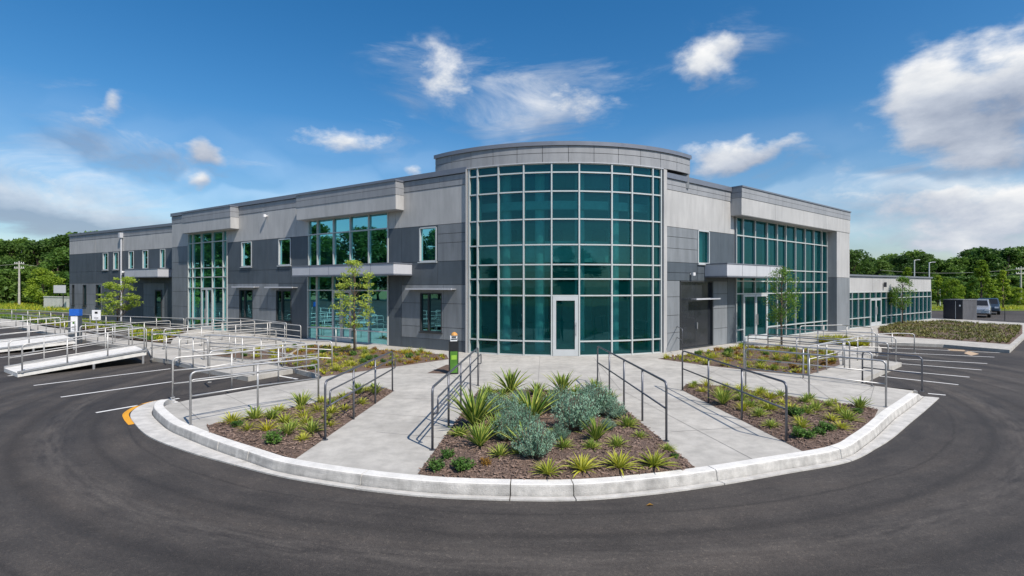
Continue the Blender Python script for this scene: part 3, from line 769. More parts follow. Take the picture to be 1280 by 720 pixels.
def door(fr, u0, u1, z0, z1, parent, leaves=1, glass='glass', frame='white_frame', fw=.09, v=.06):
    if u1 < u0: u0, u1 = u1, u0
    mb = MB()
    w = (u1 - u0) / leaves
    for k in range(leaves):
        a, b = u0 + w * k + .012, u0 + w * (k + 1) - .012
        mb.fbox(fr, a, a + fw, v - .06, v + .03, z0, z1); mb.fbox(fr, b - fw, b, v - .06, v + .03, z0, z1)
        mb.fbox(fr, a + fw, b - fw, v - .06, v + .028, z0, z0 + .26); mb.fbox(fr, a + fw, b - fw, v - .06, v + .028, z1 - fw * 1.3, z1)
    o = mb.build('door', M[frame], parent); fixnormals(o)
    g_ = MB(); h_ = MB()
    for k in range(leaves):
        a, b = u0 + w * k + .012 + fw, u0 + w * (k + 1) - .012 - fw
        p, q = fr.pt(a, v - .02), fr.pt(b, v - .02)
        g_.add([(p.x, p.y, z0 + .26), (q.x, q.y, z0 + .26), (q.x, q.y, z1 - fw), (p.x, p.y, z1 - fw)], [(0, 1, 2, 3)])
        hu = b - .0 if (k == 0) else a
        h_.tube([fr.pt(hu + .04 * (1 if k == 0 else -1), v + .09, z0 + .8), fr.pt(hu + .04 * (1 if k == 0 else -1), v + .09, z0 + 1.35)], .016, 6)
        h_.tube([fr.pt(hu + .04 * (1 if k == 0 else -1), v + .02, z0 + .9), fr.pt(hu + .04 * (1 if k == 0 else -1), v + .09, z0 + .9)], .01, 5)
        h_.tube([fr.pt(hu + .04 * (1 if k == 0 else -1), v + .02, z0 + 1.25), fr.pt(hu + .04 * (1 if k == 0 else -1), v + .09, z0 + 1.25)], .01, 5)
    g_.build('door_glass', M[glass], o); h_.build('handle', M['steel'], o)
    return o
def bump_out(fr, u0, u1, v1, z0, z1, parent, fac='parapet', lo='light_panel', split=None):
    """projecting cornice box over a curtain wall"""
    if u1 < u0: u0, u1 = u1, u0
    split = split or z0 + (z1 - z0) * .52
    mb = MB(); mb.fbox(fr, u0 + .01, u1 - .01, .05, v1 - .02, z0 + .01, z1 - .01); o = mb.build('cornice_box', M['core'], parent); fixnormals(o)
    mb = MB()
    n = max(1, round((u1 - u0) / 3.2)); st = (u1 - u0) / n
    for k in range(n): mb.fbox(fr, u0 + st * k + .006, u0 + st * (k + 1) - .006, v1 - .02, v1 + .01, z0, split - .008)
    for a, b in ((u0 - .02, u0 + .008), (u1 - .008, u1 + .02)): mb.fbox(fr, a, b, .047, v1 + .008, z0, split - .008)
    mb.fbox(fr, u0, u1, .047, v1, z0 - .02, z0 + .006)
    p = mb.build('cornice_panel', M[lo], o); fixnormals(p)
    mb = MB(); sp2 = split + (z1 - split) * .5
    for za, zb in ((split, sp2), (sp2 + .014, z1)):
        mb.fbox(fr, u0 - .01, u1 + .01, v1 - .02, v1 + .03, za, zb)
        for a, b in ((u0 - .03, u0 + .008), (u1 - .008, u1 + .03)): mb.fbox(fr, a, b, .047, v1 + .028, za, zb)
    p = mb.build('cornice_band', M[fac], o); fixnormals(p)
    mb = MB(); mb.fbox(fr, u0 - .06, u1 + .06, .02, v1 + .07, z1, z1 + .07); p = mb.build('cornice_coping', M['coping'], o); fixnormals(p)
    return o
def canopy(fr, u0, u1, v1, z0, z1, parent):
    if u1 < u0: u0, u1 = u1, u0
    mb = MB(); mb.fbox(fr, u0, u1, .05, v1, z0, z1); o = mb.build('canopy', M['canopy'], parent); fixnormals(o); bevel(o, .015)
    mb = MB(); mb.fbox(fr, u0 - .02, u1 + .02, .05, v1 + .02, z1 + .001, z1 + .05); mb.fbox(fr, u0 - .015, u1 + .015, .055, v1 + .015, z0 - .05, z0 - .001)
    n = max(2, round((u1 - u0) / 1.5))
    for k in range(1, n): mb.fbox(fr, u0 + (u1 - u0) * k / n - .006, u0 + (u1 - u0) * k / n + .006, v1, v1 + .008, z0 + .01, z1 - .01)
    p = mb.build('canopy_trim', M['coping'], o); fixnormals(p)
    return o
def sunshade(fr, u0, u1, z, parent, v1=.38):
    if u1 < u0: u0, u1 = u1, u0
    mb = MB(); mb.fbox(fr, u0, u1, v1 - .04, v1, z, z + .07)
    mb.fbox(fr, u0, u1, .05, v1 - .04, z + .022, z + .045)
    for u in (u0 + .05, u1 - .09, (u0 + u1) / 2): mb.fbox(fr, u, u + .04, .04, v1 - .04, z + .001, z + .018)
    o = mb.build('sunshade', M['canopy'], parent); fixnormals(o); return o

ZB = .15
# ---- left wing
HL = 8.0
lu = lambda px, v=0: L.u(px, v)
w_up = [(lu(315.7), lu(302.7), 4.12, 5.62), (lu(364.7), lu(349), 4.12, 5.62), (lu(546.7), lu(525), 4.05, 5.6)]
w_lo = [(lu(316.7), lu(300), 1.05, 2.75), (lu(364.7), lu(346), 1.0, 2.72), (lu(553), lu(526), .92, 2.66)]
cw1u = (lu(486), lu(387), 3.95, 6.46); cw1l = (lu(486), lu(386), ZB, 3.5)
cw2 = (lu(285), lu(236), ZB, 6.42)
holesL = [*w_up, *w_lo, cw1u, cw1l, cw2]
wall(L, 0, L.len, 0, 7.78, holesL, B)
uj = [lu(x) for x in (565, 547, 523, 503, 487, 440, 386, 365, 335, 318, 285, 236, 225)]
UL = L.len
cladding(L, 'light_cladding', M['light_panel'], [(0.06, lu(503), 5.66, 7.28, [], []), (lu(503), lu(495), 5.66, 7.28, [], []), (lu(487), lu(385), 6.46, 7.28, [], []),
    (lu(495), lu(371), 5.66, 7.28, [], []), (lu(371), lu(335), 5.66, 7.28, [], []), (lu(335), lu(286), 5.66, 7.28, [], []), (lu(286), UL, 5.66, 7.28, [], [])], holesL, B)
cladding(L, 'parapet_band', M['parapet'], [(0.06, UL, 7.28, 7.76, [lu(x) for x in (550, 503, 430, 371, 330, 288, 250)], [7.52])], [], B, v1=.06)
cladding(L, 'grey_cladding', M['mid_panel'], [(.06, lu(548), 4.05, 5.66, [], [4.85, 5.25]), (.06, lu(503), .62, 3.02, [lu(555)], [1.15, 2.2]),
    (lu(349), lu(285.5), .95, 3.12, [lu(335), lu(318)], [1.65, 2.4]), (lu(235), UL, .62, 5.66, [], [1.6, 2.6, 3.55, 4.6])], holesL, B)
cladding(L, 'slate_cladding', M['dark_panel'], [(.06, lu(503), 3.02, 4.05, [lu(548)], []), (lu(548), lu(503), 4.05, 5.66, [], []), (.06, lu(503), ZB, .62, [], []),
    (lu(503), lu(487), ZB, 5.66, [], [3.55, 1.9]), (lu(486.5), lu(386.5), 3.0, 4.3, [], []), (lu(385), lu(349), ZB, 5.66, [lu(365)], [3.12, 3.9]),
    (lu(349), lu(285.5), 3.12, 5.66, [lu(335)], [3.9]), (lu(349), lu(285.5), ZB, .95, [], []), (lu(235), UL, ZB, .62, [], [])], holesL, B)
mb = MB(); mb.fbox(L, .0, UL + .05, -.32, .12, 7.78, HL); o = mb.build('coping', M['coping'], B); fixnormals(o)
for (a, b, c, d) in w_up: window(L, a, b, c, d, B)
for (a, b, c, d) in w_lo: window(L, a, b, c, d, B, frame='dark_frame', glass='glass_dark', us=[a + (b - a) * .62], w=.045, v1=.055)
sunshade(L, lu(325), lu(297), 2.88, B); sunshade(L, lu(373), lu(338), 2.86, B); sunshade(L, lu(571), lu(514), 2.80, B)
curtain(L, [lu(x) for x in (387, 398, 418, 439, 462, 486)], [3.95, 5.70, 6.45], B)
dl = (lu(440), lu(417), ZB, 2.5)
curtain(L, [lu(x) for x in (386, 397, 417, 440, 462, 486)], [.17, .78, 2.75, 3.5], B, skip=[(dl[0], dl[1], 0, 2.6)])
door(L, dl[0] , dl[1], ZB + .01, 2.74, B, 2)
bump_out(L, lu(494.5, .55), lu(371, .55), .55, 6.47, 7.74, B)
canopy(L, lu(492, 1.2), lu(365, 1.2), 1.2, 3.5, 3.95, B)
d2 = (lu(266.7), lu(253), ZB, 2.6)
curtain(L, [lu(x) for x in (236.5, 242, 253, 266.7, 280, 285)], [.17, .8, 2.85, 3.55, 4.15, 5.8, 6.42], B, glass='glass_light', skip=[(d2[0], d2[1], 0, 2.7)])
door(L, d2[0], d2[1], ZB + .01, 2.84, B, 2, glass='glass_light')
bump_out(L, lu(288, .55), lu(228, .55), .55, 6.44, 7.74, B)
# ---- far left section
HF = 7.55
fu = lambda px: FR.u(px)
fw_up = [(fu(b), fu(a), 4.3, 5.72) for a, b in ((129.5, 136), (142.5, 149), (161.5, 168), (179, 186), (201, 207.5))]
fw_lo = [(fu(b), fu(a), 1.3, 3.1) for a, b in ((91, 94), (104.5, 109), (121, 127))]
fd = (fu(203.5), fu(195), ZB, 2.7)
holesF = [*fw_up, *fw_lo, fd]
wall(FR, -.1, FR.len, 0, HF - .2, holesF, B)
UF = FR.len
cladding(FR, 'light_cladding', M['light_panel'], [(-.1, UF, 5.75, 6.9, [fu(x) for x in (155, 190, 120)], [])], holesF, B)
cladding(FR, 'parapet_band', M['parapet'], [(-.1, UF, 6.9, HF - .2, [fu(155)], [7.1])], [], B, v1=.06)
cladding(FR, 'slate_cladding', M['dark_panel'], [(-.1, UF, 3.2, 5.75, [fu(x) for x in (155, 190, 120)], [4.2]), (-.1, fd[0], ZB, .6, [], []), (fd[1], UF, ZB, .6, [], []),
    (fu(180), fu(128), .6, 3.2, [fu(155)], [1.9]), (-.1, fu(206), .6, 3.2, [], [])], holesF, B)
cladding(FR, 'grey_cladding', M['mid_panel'], [(fu(128), fu(93), .6, 3.2, [fu(109), fu(117)], [1.4, 2.3]), (fu(206), fu(180), .6, 3.2, [], [1.4, 2.3]), (fu(93), UF, .6, 3.2, [], [1.4, 2.3])], holesF, B)
mb = MB(); mb.fbox(FR, -.1, UF + .05, -.32, .12, HF - .2, HF); o = mb.build('coping', M['coping'], B); fixnormals(o)
for (a, b, c, d) in fw_up: window(FR, a, b, c, d, B)
for (a, b, c, d) in fw_lo: window(FR, a, b, c, d, B, frame='dark_frame', glass='glass_dark')
door(FR, *fd, B, 1, glass='glass_dark', frame='dark_frame')
canopy(FR, fu(212) - .4, fu(174), 1.0, 3.65, 4.2, B)
mb = MB(); mb.tube([FR.pt(fu(154), .14, .2), FR.pt(fu(154), .14, HF - .4)], .06, 8); mb.fbox(FR, fu(154) - .13, fu(154) + .13, .06, .3, HF - .75, HF - .35)
o = mb.build('downpipe', M['canopy'], B)
# step wall between sections
mb = MB(); a = L.pt(UL, .0); b = L.pt(UL, -3.0); t = L.d * .08
mb.hexa([(a.x, a.y, 0), (b.x, b.y, 0), (b.x + t.x, b.y + t.y, 0), (a.x + t.x, a.y + t.y, 0), (a.x, a.y, 7.78), (b.x, b.y, 7.78), (b.x + t.x, b.y + t.y, 7.78), (a.x + t.x, a.y + t.y, 7.78)])
o = mb.build('return_wall', M['mid_panel'], B); fixnormals(o)
# ---- right wing
HR = 7.8
ru = lambda px, v=0: RW.u(px, v)
UR = RW.len
w_ru = (ru(871), ru(885.5), 3.98, 5.53)
blk = (ru(849), ru(890), ZB, 3.2)
cw3 = (ru(918.5), ru(1033), ZB, 6.4)
holesR = [w_ru, blk, cw3]
wall(RW, 0, UR, 0, HR - .22, holesR, B)
cladding(RW, 'light_cladding', M['light_panel'], [(.25, ru(917), 5.52, 7.1, [ru(905)], []), (ru(917), UR, 6.4, 7.1, [], [])], holesR, B)
cladding(RW, 'parapet_band', M['parapet'], [(.25, UR, 7.1, HR - .22, [ru(870), ru(905), ru(980)], [7.32])], [], B, v1=.06)
cladding(RW, 'grey_cladding', M['mid_panel'], [(.25, ru(871), 4.0, 5.52, [], [4.6, 5.1]), (.25, ru(848.5), .15, 3.2, [], [.95, 1.7, 2.5]), (ru(890.5), ru(908), .15, 3.2, [], [.95, 1.9, 2.6]), (ru(1033.5), UR, 3.6, 6.4, [], [4.6, 5.5])], holesR, B)
cladding(RW, 'slate_cladding', M['dark_panel'], [(.25, ru(908), 3.2, 4.0, [ru(871)], [3.55]), (ru(885.5), ru(917), 4.0, 5.52, [ru(900)], []), (ru(908), ru(917.5), .15, 4.0, [], [1.9])], holesR, B)
mb = MB(); mb.fbox(RW, 0, UR + .02, -.32, .12, HR - .22, HR); o = mb.build('coping', M['coping'], B); fixnormals(o)
window(RW, *w_ru, B)
mb = MB(); cb = (blk[0] + blk[1]) / 2; mb.fbox(RW, blk[0] + .05, cb - .008, -.12, -.06, .17, 3.14); mb.fbox(RW, cb + .008, blk[1] - .05, -.12, -.06, .17, 3.14)
o = mb.build('service_door', M['door_grey'], B); fixnormals(o); mb = MB(); mb.fbox(RW, cb + .1, cb + .14, -.06, .0, 1.0, 1.3); mb.build('handle', M['steel'], o)
mb = MB(); frame_bars(mb, RW, [blk[0] + .025, blk[1] - .025], [.18, 3.17], -.14, .06, .05); mb.build('door_frame', M['dark_frame'], B)
sunshade(RW, ru(862), ru(892), 2.35, B, .35)
usr = [ru(x) for x in (918.8, 926, 942, 957, 970, 981, 993, 1005, 1016, 1026, 1032.7)]
d3 = (ru(928), ru(957), ZB, 2.5)
usr = [ru(918.8), ru(927.5)] + [ru(942.5), ru(957.5)] + usr[4:]
curtain(RW, usr, [.17, .78, 2.58, 3.22, 3.85, 5.5, 6.4], B, skip=[(usr[1], usr[3], 0, 2.5)])
door(RW, usr[1] + .03, usr[3] - .03, ZB + .01, 2.54, B, 2)
v3 = .58
bump_out(RW, ru(927, v3), UR - .02, v3, 6.42, HR - .05, B, split=7.25)
# end pier, flush with the cornice
mb = MB(); mb.fbox(RW, ru(1033.6), UR - .02, .05, .57, .15, 3.5); o = mb.build('pier_base', M['mid_panel'], B); fixnormals(o)
mb = MB(); mb.fbox(RW, ru(1033.6), UR - .024, .05, .565, 3.52, 6.39); o = mb.build('pier', M['light_panel'], B); fixnormals(o)
canopy(RW, ru(909, 1.15), ru(978, 1.15), 1.15, 3.42, 3.95, B)
mb = MB()
a = RW.pt(UR, -.0); b = RW.pt(UR, -12)
t = RW.d * .12
mb.hexa([(a.x, a.y, 0), (b.x, b.y, 0), (b.x + t.x, b.y + t.y, 0), (a.x + t.x, a.y + t.y, 0), (a.x, a.y, HR - .2), (b.x, b.y, HR - .2), (b.x + t.x, b.y + t.y, HR - .2), (a.x + t.x, a.y + t.y, HR - .2)])
o = mb.build('end_wall', M['mid_panel'], B); fixnormals(o)
# ---- drum
C = (2.24, 28.79); RD = 8.19; A0 = R(30.03)
dpx = [585.6, 598, 623.8, 655, 689.6, 723.7, 764, 789, 814.6, 826.8]
def drum_ang(px):
    k = (px - 640) / F; dirv = Vector((k, 1, 0)).normalized(); oc = -Vector((C[0], C[1], 0))
    b_ = oc.dot(dirv); c_ = oc.dot(oc) - RD * RD; t = -b_ - math.sqrt(max(0, b_ * b_ - c_)); p = dirv * t
    return math.atan2(p.x - C[0], C[1] - p.y)
angs = [drum_ang(x) for x in dpx]
angs[0] = -A0 + .012; angs[-1] = A0 - .012
dz = [.17, .74, 2.58, 3.25, 3.83, 4.63, 5.66, 6.78, 7.54, 7.9]
mb = MB(); gl = MB()
def dp(a, r=RD): return Vector((C[0] + math.sin(a) * r, C[1] - math.cos(a) * r, 0))
for a in angs:
    n = Vector((math.sin(a), -math.cos(a), 0)); s_ = Vector((n.y, -n.x, 0)) * .029; p = dp(a)
    q = [p - s_ - n * .22, p + s_ - n * .22, p + s_ + n * .09, p - s_ + n * .09]
    mb.hexa([(x.x, x.y, .15) for x in q] + [(x.x, x.y, 7.93) for x in q])
for i, (a, b) in enumerate(zip(angs[:-1], angs[1:])):
    p, q = dp(a), dp(b); d = (q - p).normalized(); n = Vector((d.y, -d.x, 0)); p2 = p + d * .03; q2 = q - d * .03
    for z in dz:
        if i == 4 and z < 2.5: continue
        k = [p2 - n * .12, q2 - n * .12, q2 + n * .075, p2 + n * .075]
        mb.hexa([(x.x, x.y, z - .027) for x in k] + [(x.x, x.y, z + .027) for x in k])
    for z0, z1 in zip(dz[:-1], dz[1:]):
        if i == 4 and z0 < 2.5: continue
        t = [random.uniform(-.011, .011) for _ in range(2)]
        gl.add([(*(p - n * t[0]).xy, z0), (*(q - n * t[1]).xy, z0), (*(q - n * t[1]).xy, z1), (*(p - n * t[0]).xy, z1)], [(0, 1, 2, 3)])
o = mb.build('drum_curtain_wall', M['mullion'], B); fixnormals(o); gl.build('glazing', M['glass'], o)
df = Frame(dp(angs[4]).xy, dp(angs[5]).xy); door(df, .03, df.len - .03, .16, 2.55, B, 1, fw=.13)
# parapet ring of the drum: panels and coping
AL, AR = -R(43), R(43.3)
mb = MB(); mb.arcband(C, RD - .2, RD + .05, AL, AR, 7.93, 8.62, 72)
o = mb.build('drum_parapet', M['core'], B); fixnormals(o)
mb = MB()
na = 12
for k in range(na):
    a, b = AL + (AR - AL) * k / na, AL + (AR - AL) * (k + 1) / na
    for z0, z1 in ((7.93, 8.30), (8.31, 8.60)): mb.arcband(C, RD + .04, RD + .09, a + .0011, b - .0011, z0 + .005, z1 - .005, 8)
p = mb.build('parapet_panels', M['parapet'], o, smooth=False); fixnormals(p)
mb = MB(); mb.arcband(C, RD - .25, RD + .15, AL - .004, AR + .004, 8.60, 8.76, 96); p = mb.build('coping', M['coping'], o); fixnormals(p)
mb = MB(); mb.arcband(C, RD - .1, RD + .12, -A0, A0, 7.90, 7.928, 60); p = mb.build('soffit_trim', M['canopy'], o); fixnormals(p)
for sgn, fr in ((-1, L), (1, RW)):
    mb = MB(); mb.fbox(fr, -.02, .05 if sgn < 0 else .20, -.2, .13, .15, 7.9)
    o = mb.build('jamb', M['light_panel'], B); fixnormals(o)
# solid drum walls inside and behind, floors, ceiling
mb = MB(); mb.arcband(C, RD - .25, RD, R(50), R(321), .1, 7.3, 90); o = mb.build('atrium_wall', M['inner_wall'], B); fixnormals(o)
def disc(z0, z1, r, name, mat, a0=0, a1=2 * math.pi, n=72):
    mb = MB(); mb.prism([(C[0] + math.sin(a0 + (a1 - a0) * k / n) * r, C[1] - math.cos(a0 + (a1 - a0) * k / n) * r) for k in range(n)], z0, z1); return mb.build(name, M[mat], B)
def dclip(a, r):
    a_ = (a + math.pi) % (2 * math.pi) - math.pi
    for fr, lo_, hi_ in ((RW, R(30), R(50)), (L, -R(38), -R(30))):
        if lo_ <= a_ <= hi_:
            dv = Vector((math.sin(a_), -math.cos(a_))); c0 = Vector((C[0], C[1])) - fr.P.xy; n_ = fr.n.xy
            r = min(r, (-.1 - c0.dot(n_)) / dv.dot(n_))
    return r
mb = MB(); mb.prism([(C[0] + math.sin(R(k)) * dclip(R(k), RD - .01), C[1] - math.cos(R(k)) * dclip(R(k), RD - .01)) for k in range(0, 360, 4)], .12, .155); mb.build('atrium_floor', M['inner_floor'], B)
mb = MB(); mb.prism([(C[0] + math.sin(AL + (AR - AL) * k / 24) * (RD - .1), C[1] - math.cos(AL + (AR - AL) * k / 24) * (RD - .1)) for k in range(25)], 7.95, 8.3); mb.build('atrium_roof', M['inner_wall'], B)
mb = MB(); a, b = dp(AL, RD), dp(AR, RD); mb.box(a.x, b.x, a.y - .1, a.y + .15, 7.3, 8.6); mb.build('parapet_back', M['mid_panel'], B)
mb = MB(); mb.prism([(C[0] + math.sin(R(k)) * (RD - .1), C[1] - math.cos(R(k)) * (RD - .1)) for k in range(42, 320, 4)], 7.3, 7.34); mb.build('rear_roof', M['inner_wall'], B)
mb = MB(); mb.arcband(C, 6.75, 7.0, -R(34), R(34), 6.25, 6.6, 30); mb.arcband(C, 5.6, 5.7, -R(40), R(40), 4.05, 5.0, 30); mb.build('gallery_beam', M['white_wall'], B)
fl = [(C[0] + math.sin(a) * (RD - .2), C[1] - math.cos(a) * (RD - .2)) for a in [R(x) for x in range(78, 283, 6)]]
mb = MB(); mb.prism(fl, 3.75, 4.05); mb.build('mezzanine', M['inner_wall'], B)
for k, a in enumerate((-22, -9, 6, 20)):
    mb = MB(); p = dp(R(a), 6.6); mb.tube([(p.x, p.y, .15), (p.x, p.y, 7.96)], .21, 20); mb.build('column', M['white_wall'], B, smooth=False)
mb = MB()
for x in (-3.2, -.6, 2.2, 4.9, 7.2):
    mb.box(x, x + .9, C[1] + 2.6, C[1] + 2.65, .16, 2.4)
    mb.box(x, x + .9, C[1] + 2.6, C[1] + 2.65, 4.1, 6.4)
mb.build('interior_doors', M['inner_dark'], B)
mb = MB(); mb.box(-3.9, 8.4, C[1] + 2.7, C[1] + 2.8, .16, 7.94); mb.build('interior_partition', M['inner_wall'], B)
mb = MB(); mb.box(.3, 3.9, 24.9, 25.5, .16, 1.2); mb.box(-2.4, -1.2, 25.0, 25.6, .16, .95); mb.box(5.2, 6.6, 25.4, 26.2, .16, .8); mb.build('reception_furniture', M['inner_dark'], B)
# wing floors, roofs and rear walls
def wing_poly(fr, a_from, a_to, back, depth, v=-.26):
    pts = [fr.pt(.25, v)]
    n = 14
    for k in range(n + 1):
        a = a_from + (a_to - a_from) * k / n; q = dp(a, RD + .02); pts.append(q)
    pts += [Vector((back[0], back[1], 0)), fr.pt(fr.len, -depth), fr.pt(fr.len, v)]
    return pts
PL = wing_poly(L, -R(37), -R(140), (-8, 42), 12); PR = wing_poly(RW, R(49.5), R(140), (10, 42), 12)
for pl in (PL, PR):
    mb = MB(); mb.prism(pl, .1, .152); mb.build('ground_floor', M['inner_floor'], B)
    mb = MB(); mb.prism(pl, 7.1, 7.35); mb.build('roof', M['inner_wall'], B)
for fr, a, b in ((L, lu(487), lu(286)), (RW, ru(905), UR), (L, lu(234), UL)):
    mb = MB(); mb.fbox(fr, a, b, -11.5, -.6 if fr is L else -1.6, 3.55, 3.85); mb.build('upper_floor', M['inner_wall'], B)
for fr, a in ((L, 5.2), (RW, 4.9)):
    mb = MB(); mb.fbox(fr, a, fr.len - .02, -5.4, -5.25, .16, 7.09); mb.fbox(fr, 7 if fr is L else 6, fr.len, -12.2, -12, 0, 7.6)
    mb.build('inner_partition', M['inner_wall'], B)
    mb = MB()
    k = a + 1
    while k < fr.len - 1.5:
        mb.fbox(fr, k, k + .95, -5.24, -5.2, .16, 2.4); mb.fbox(fr, k + 1.1, k + 2.2, -5.24, -5.2, 4.3, 6.2); k += 2.9
    mb.build('interior_doors', M['inner_dark'], B)
    for k in range(5):
        u = a + .8 + k * (fr.len - a - 1.6) / 4
        mb = MB(); q = fr.pt(u, -1.3); mb.tube([(q.x, q.y, .15), (q.x, q.y, 7.1)], .13, 12); mb.build('column', M['white_wall'], B)
mb = MB(); mb.fbox(L, lu(286), lu(285.2), -5.2, -.3, .15, 7.1); mb.fbox(L, lu(234.5), lu(233.5), -5.2, -.3, .15, 7.1); mb.fbox(L, lu(383), lu(381), -5.2, -.3, .15, 7.1); mb.fbox(L, lu(491), lu(490), -5.2, -.3, .15, 7.1)
mb.build('room_divider', M['inner_wall'], B)
mb = MB(); mb.fbox(FR, -.1, UF, -12, -.26, .1, .15); mb.fbox(FR, -.1, UF, -12, -.26, 6.9, 7.1); mb.fbox(FR, -.1, UF, -5, -4.9, .15, 6.9); mb.fbox(FR, UF - .25, UF - .01, -12, -.26, .15, 7.35); mb.fbox(FR, 0, UF, -12.2, -12, 0, 7.35)
mb.build('rear_shell', M['inner_dark'], B)
mb = MB(); mb.fbox(FR, UF, UF + .04, -12.1, .04, .15, 7.34); mb.build('gable_wall', M['dark_panel'], B)
# small lamps and cameras on the walls
for fr, u, z in ((L, lu(335), 7.0), (L, lu(497), 7.15), (FR, fu(157), 4.1), (RW, ru(862), 3.5)):
    mb = MB(); mb.tube([fr.pt(u, .05, z), fr.pt(u, .22, z)], .035, 8); mb.tube([fr.pt(u, .2, z - .07), fr.pt(u, .2, z + .07)], .08, 10); mb.build('wall_lamp', M['white'], B)
# ---- annex
HA = 3.75
UA = AN.len; au = lambda px: AN.u(px)
mb = MB(); mb.fbox(AN, 0, UA, -.3, 0, 2.62, HA - .1); mb.fbox(AN, UA - .2, UA, -10, -.3, 0, HA - .1); mb.fbox(AN, 0, UA, -10.2, -10, 0, HA - .1); mb.fbox(AN, 0, UA, -10, -.3, HA - .5, HA - .3)
o = mb.build('wall', M['core'], AX); fixnormals(o)
cladding(AN, 'fascia', M['light_panel'], [(0.02, UA + .04, 2.56, HA - .14, [au(1090), au(1120), au(1142)], [])], [], AX)
mb = MB(); mb.fbox(AN, UA - .15, UA + .045, -10, -.3, 2.56, HA - .14); mb.build('side_fascia', M['light_panel'], AX)
mb = MB(); mb.fbox(AN, -.0, UA + .12, -.4, .14, HA - .12, HA); mb.fbox(AN, UA - .2, UA + .12, -10.2, -.4, HA - .12, HA); o = mb.build('coping', M['coping'], AX); fixnormals(o)
ua = [.04 + (UA - .1) * k / 17 for k in range(18)]
curtain(AN, ua, [.17, .80, 2.1, 2.55], AX, glass='glass_light', skip=[(ua[4], ua[6], 0, 2.0)])
door(AN, ua[4] + .03, ua[6] - .03, .16, 2.07, AX, 2, glass='glass_light')
mb = MB(); mb.fbox(AN, 0, UA, -10, -.25, .1, .152); mb.fbox(AN, .1, UA - .3, -5, -4.9, .15, 3.2); mb.build('interior_shell', M['inner_wall'], AX)
mb = MB(); mb.fbox(AN, 1, 3.5, -3, -2.2, .155, .95); mb.fbox(AN, 8, 11, -3, -2.2, .155, .9); mb.build('interior_furniture', M['inner_dark'], AX)
mb = MB(); q = AN.pt(au(1103), .18, 2.9); mb.tube([q, q + Vector((0, 0, .35))], .09, 10); mb.build('wall_lamp', M['dark_box'], AX)

# ------------------------------------------------------------------ railings
def fillet(pts, r=.12, n=5):
    out = [pts[0]]
    for i in range(1, len(pts) - 1):
        a, b, c = pts[i - 1], pts[i], pts[i + 1]
        d1, d2 = (a - b), (c - b); rr = min(r, d1.length * .45, d2.length * .45)
        if d1.normalized().dot(d2.normalized()) < -.995: out.append(b); continue
        p, q = b + d1.normalized() * rr, b + d2.normalized() * rr
        for k in range(n + 1):
            t = k / n; out.append(p * (1 - t) ** 2 + b * 2 * t * (1 - t) + q * t * t)
    out.append(pts[-1]); return out
def railing(pts, label, H=1.07, sp=1.5, mat='steel_dark', mids=(.55,), loop=False, r=.022, group='handrails of the paths and ramps', hs=None, cat='railing'):
    pts = [Vector(p) for p in pts]; up = Vector((0, 0, 1))
    t = thing('railing', pts[0], label, cat, group)
    top = [pts[0]] + [p + up * H for p in pts] + [pts[-1]]
    mb = MB(); mb.tube(fillet(top), r, 8); mb.build('top_rail', M[mat], t, smooth=True)
    for h in mids:
        mb = MB(); mb.tube([p + up * H * h for p in pts], r * .8, 6); mb.build('mid_rail', M[mat], t, smooth=True)
    if loop:
        d = (pts[-1] - pts[0]); d.z = 0; d.normalize(); n = Vector((-d.y, d.x, 0)) * loop
        e0, e1 = pts[0] + d * .02, pts[-1] - d * .02
        mb = MB(); mb.tube(fillet([e0 + n * .0 + up * H * .58, e0 + n + up * H * .58, e0 + n + up * H * .84, e1 + n + up * H * .84, e1 + n + up * H * .58, e1 + up * H * .58], .09), r * .75, 6)
        mb.build('handrail', M[mat], t, smooth=True)
    # posts
    cu = [0]
    for a, b in zip(pts[:-1], pts[1:]): cu.append(cu[-1] + (b - a).length)
    n = max(1, round(cu[-1] / sp))
    for k in range(1, n):
        s_ = cu[-1] * k / n
        j = max(i for i in range(len(cu)) if cu[i] <= s_ + 1e-6); j = min(j, len(pts) - 2)
        p = pts[j].lerp(pts[j + 1], (s_ - cu[j]) / (cu[j + 1] - cu[j]))
        mb = MB(); mb.tube([p, p + up * H], r, 8); mb.build('post', M[mat], t, smooth=True)
    for p in (pts[0], pts[-1]):
        mb = MB(); mb.tube([p, p + up * .012], r * 2.4, 10); mb.build('base_flange', M[mat], t)
    return t
railing(P((540.5, 562.5), (597.5, 482)), 'grey handrail along the left edge of the middle bed, casting a looped shadow', loop=-.09)
railing(P((833, 551.5), (747, 478.5)), 'grey handrail along the right edge of the middle bed', loop=0)
railing(P((406.5, 550), (490.5, 489)), 'grey handrail between the left front bed and the left walkway', loop=-.08)
railing(P((983, 552.5), (853, 488)), 'grey handrail along the left edge of the right front bed', loop=0)
railing(P((1107.5, 509), (1000, 494), (932, 484)), 'grey handrail along the front edge of the right ramp, behind the right front bed', mat='steel', mids=(.5,), sp=1.6)
railing(P((1090, 483), (1010, 473.5), (930, 464.5)), 'grey handrail along the back edge of the right ramp', mat='steel', mids=(.45,), sp=1.5, H=.95)
railing([W(1152.5, 489), W(1123, 485), W(1078, 479)], 'short dark bent handrail at the right tip of the ramp', mat='steel_dark', H=.92, mids=(.5,), sp=1.2)
railing(P((1120, 452.5), (1078, 449), (1010, 469)), 'handrail around the right path where it meets the parking bays', mat='steel_pale', H=.9, sp=1.7)
railing(P((1143, 441), (1120, 440), (1097, 441.5)), 'small pale handrail at the head of the right parking bays', mat='steel_pale', H=.8, mids=(.5,), sp=.9)
railing(P((1090, 434), (1053, 429), (1000, 431)), 'handrail in front of the right wing glass beside the golden strip', mat='steel_pale', H=.9)
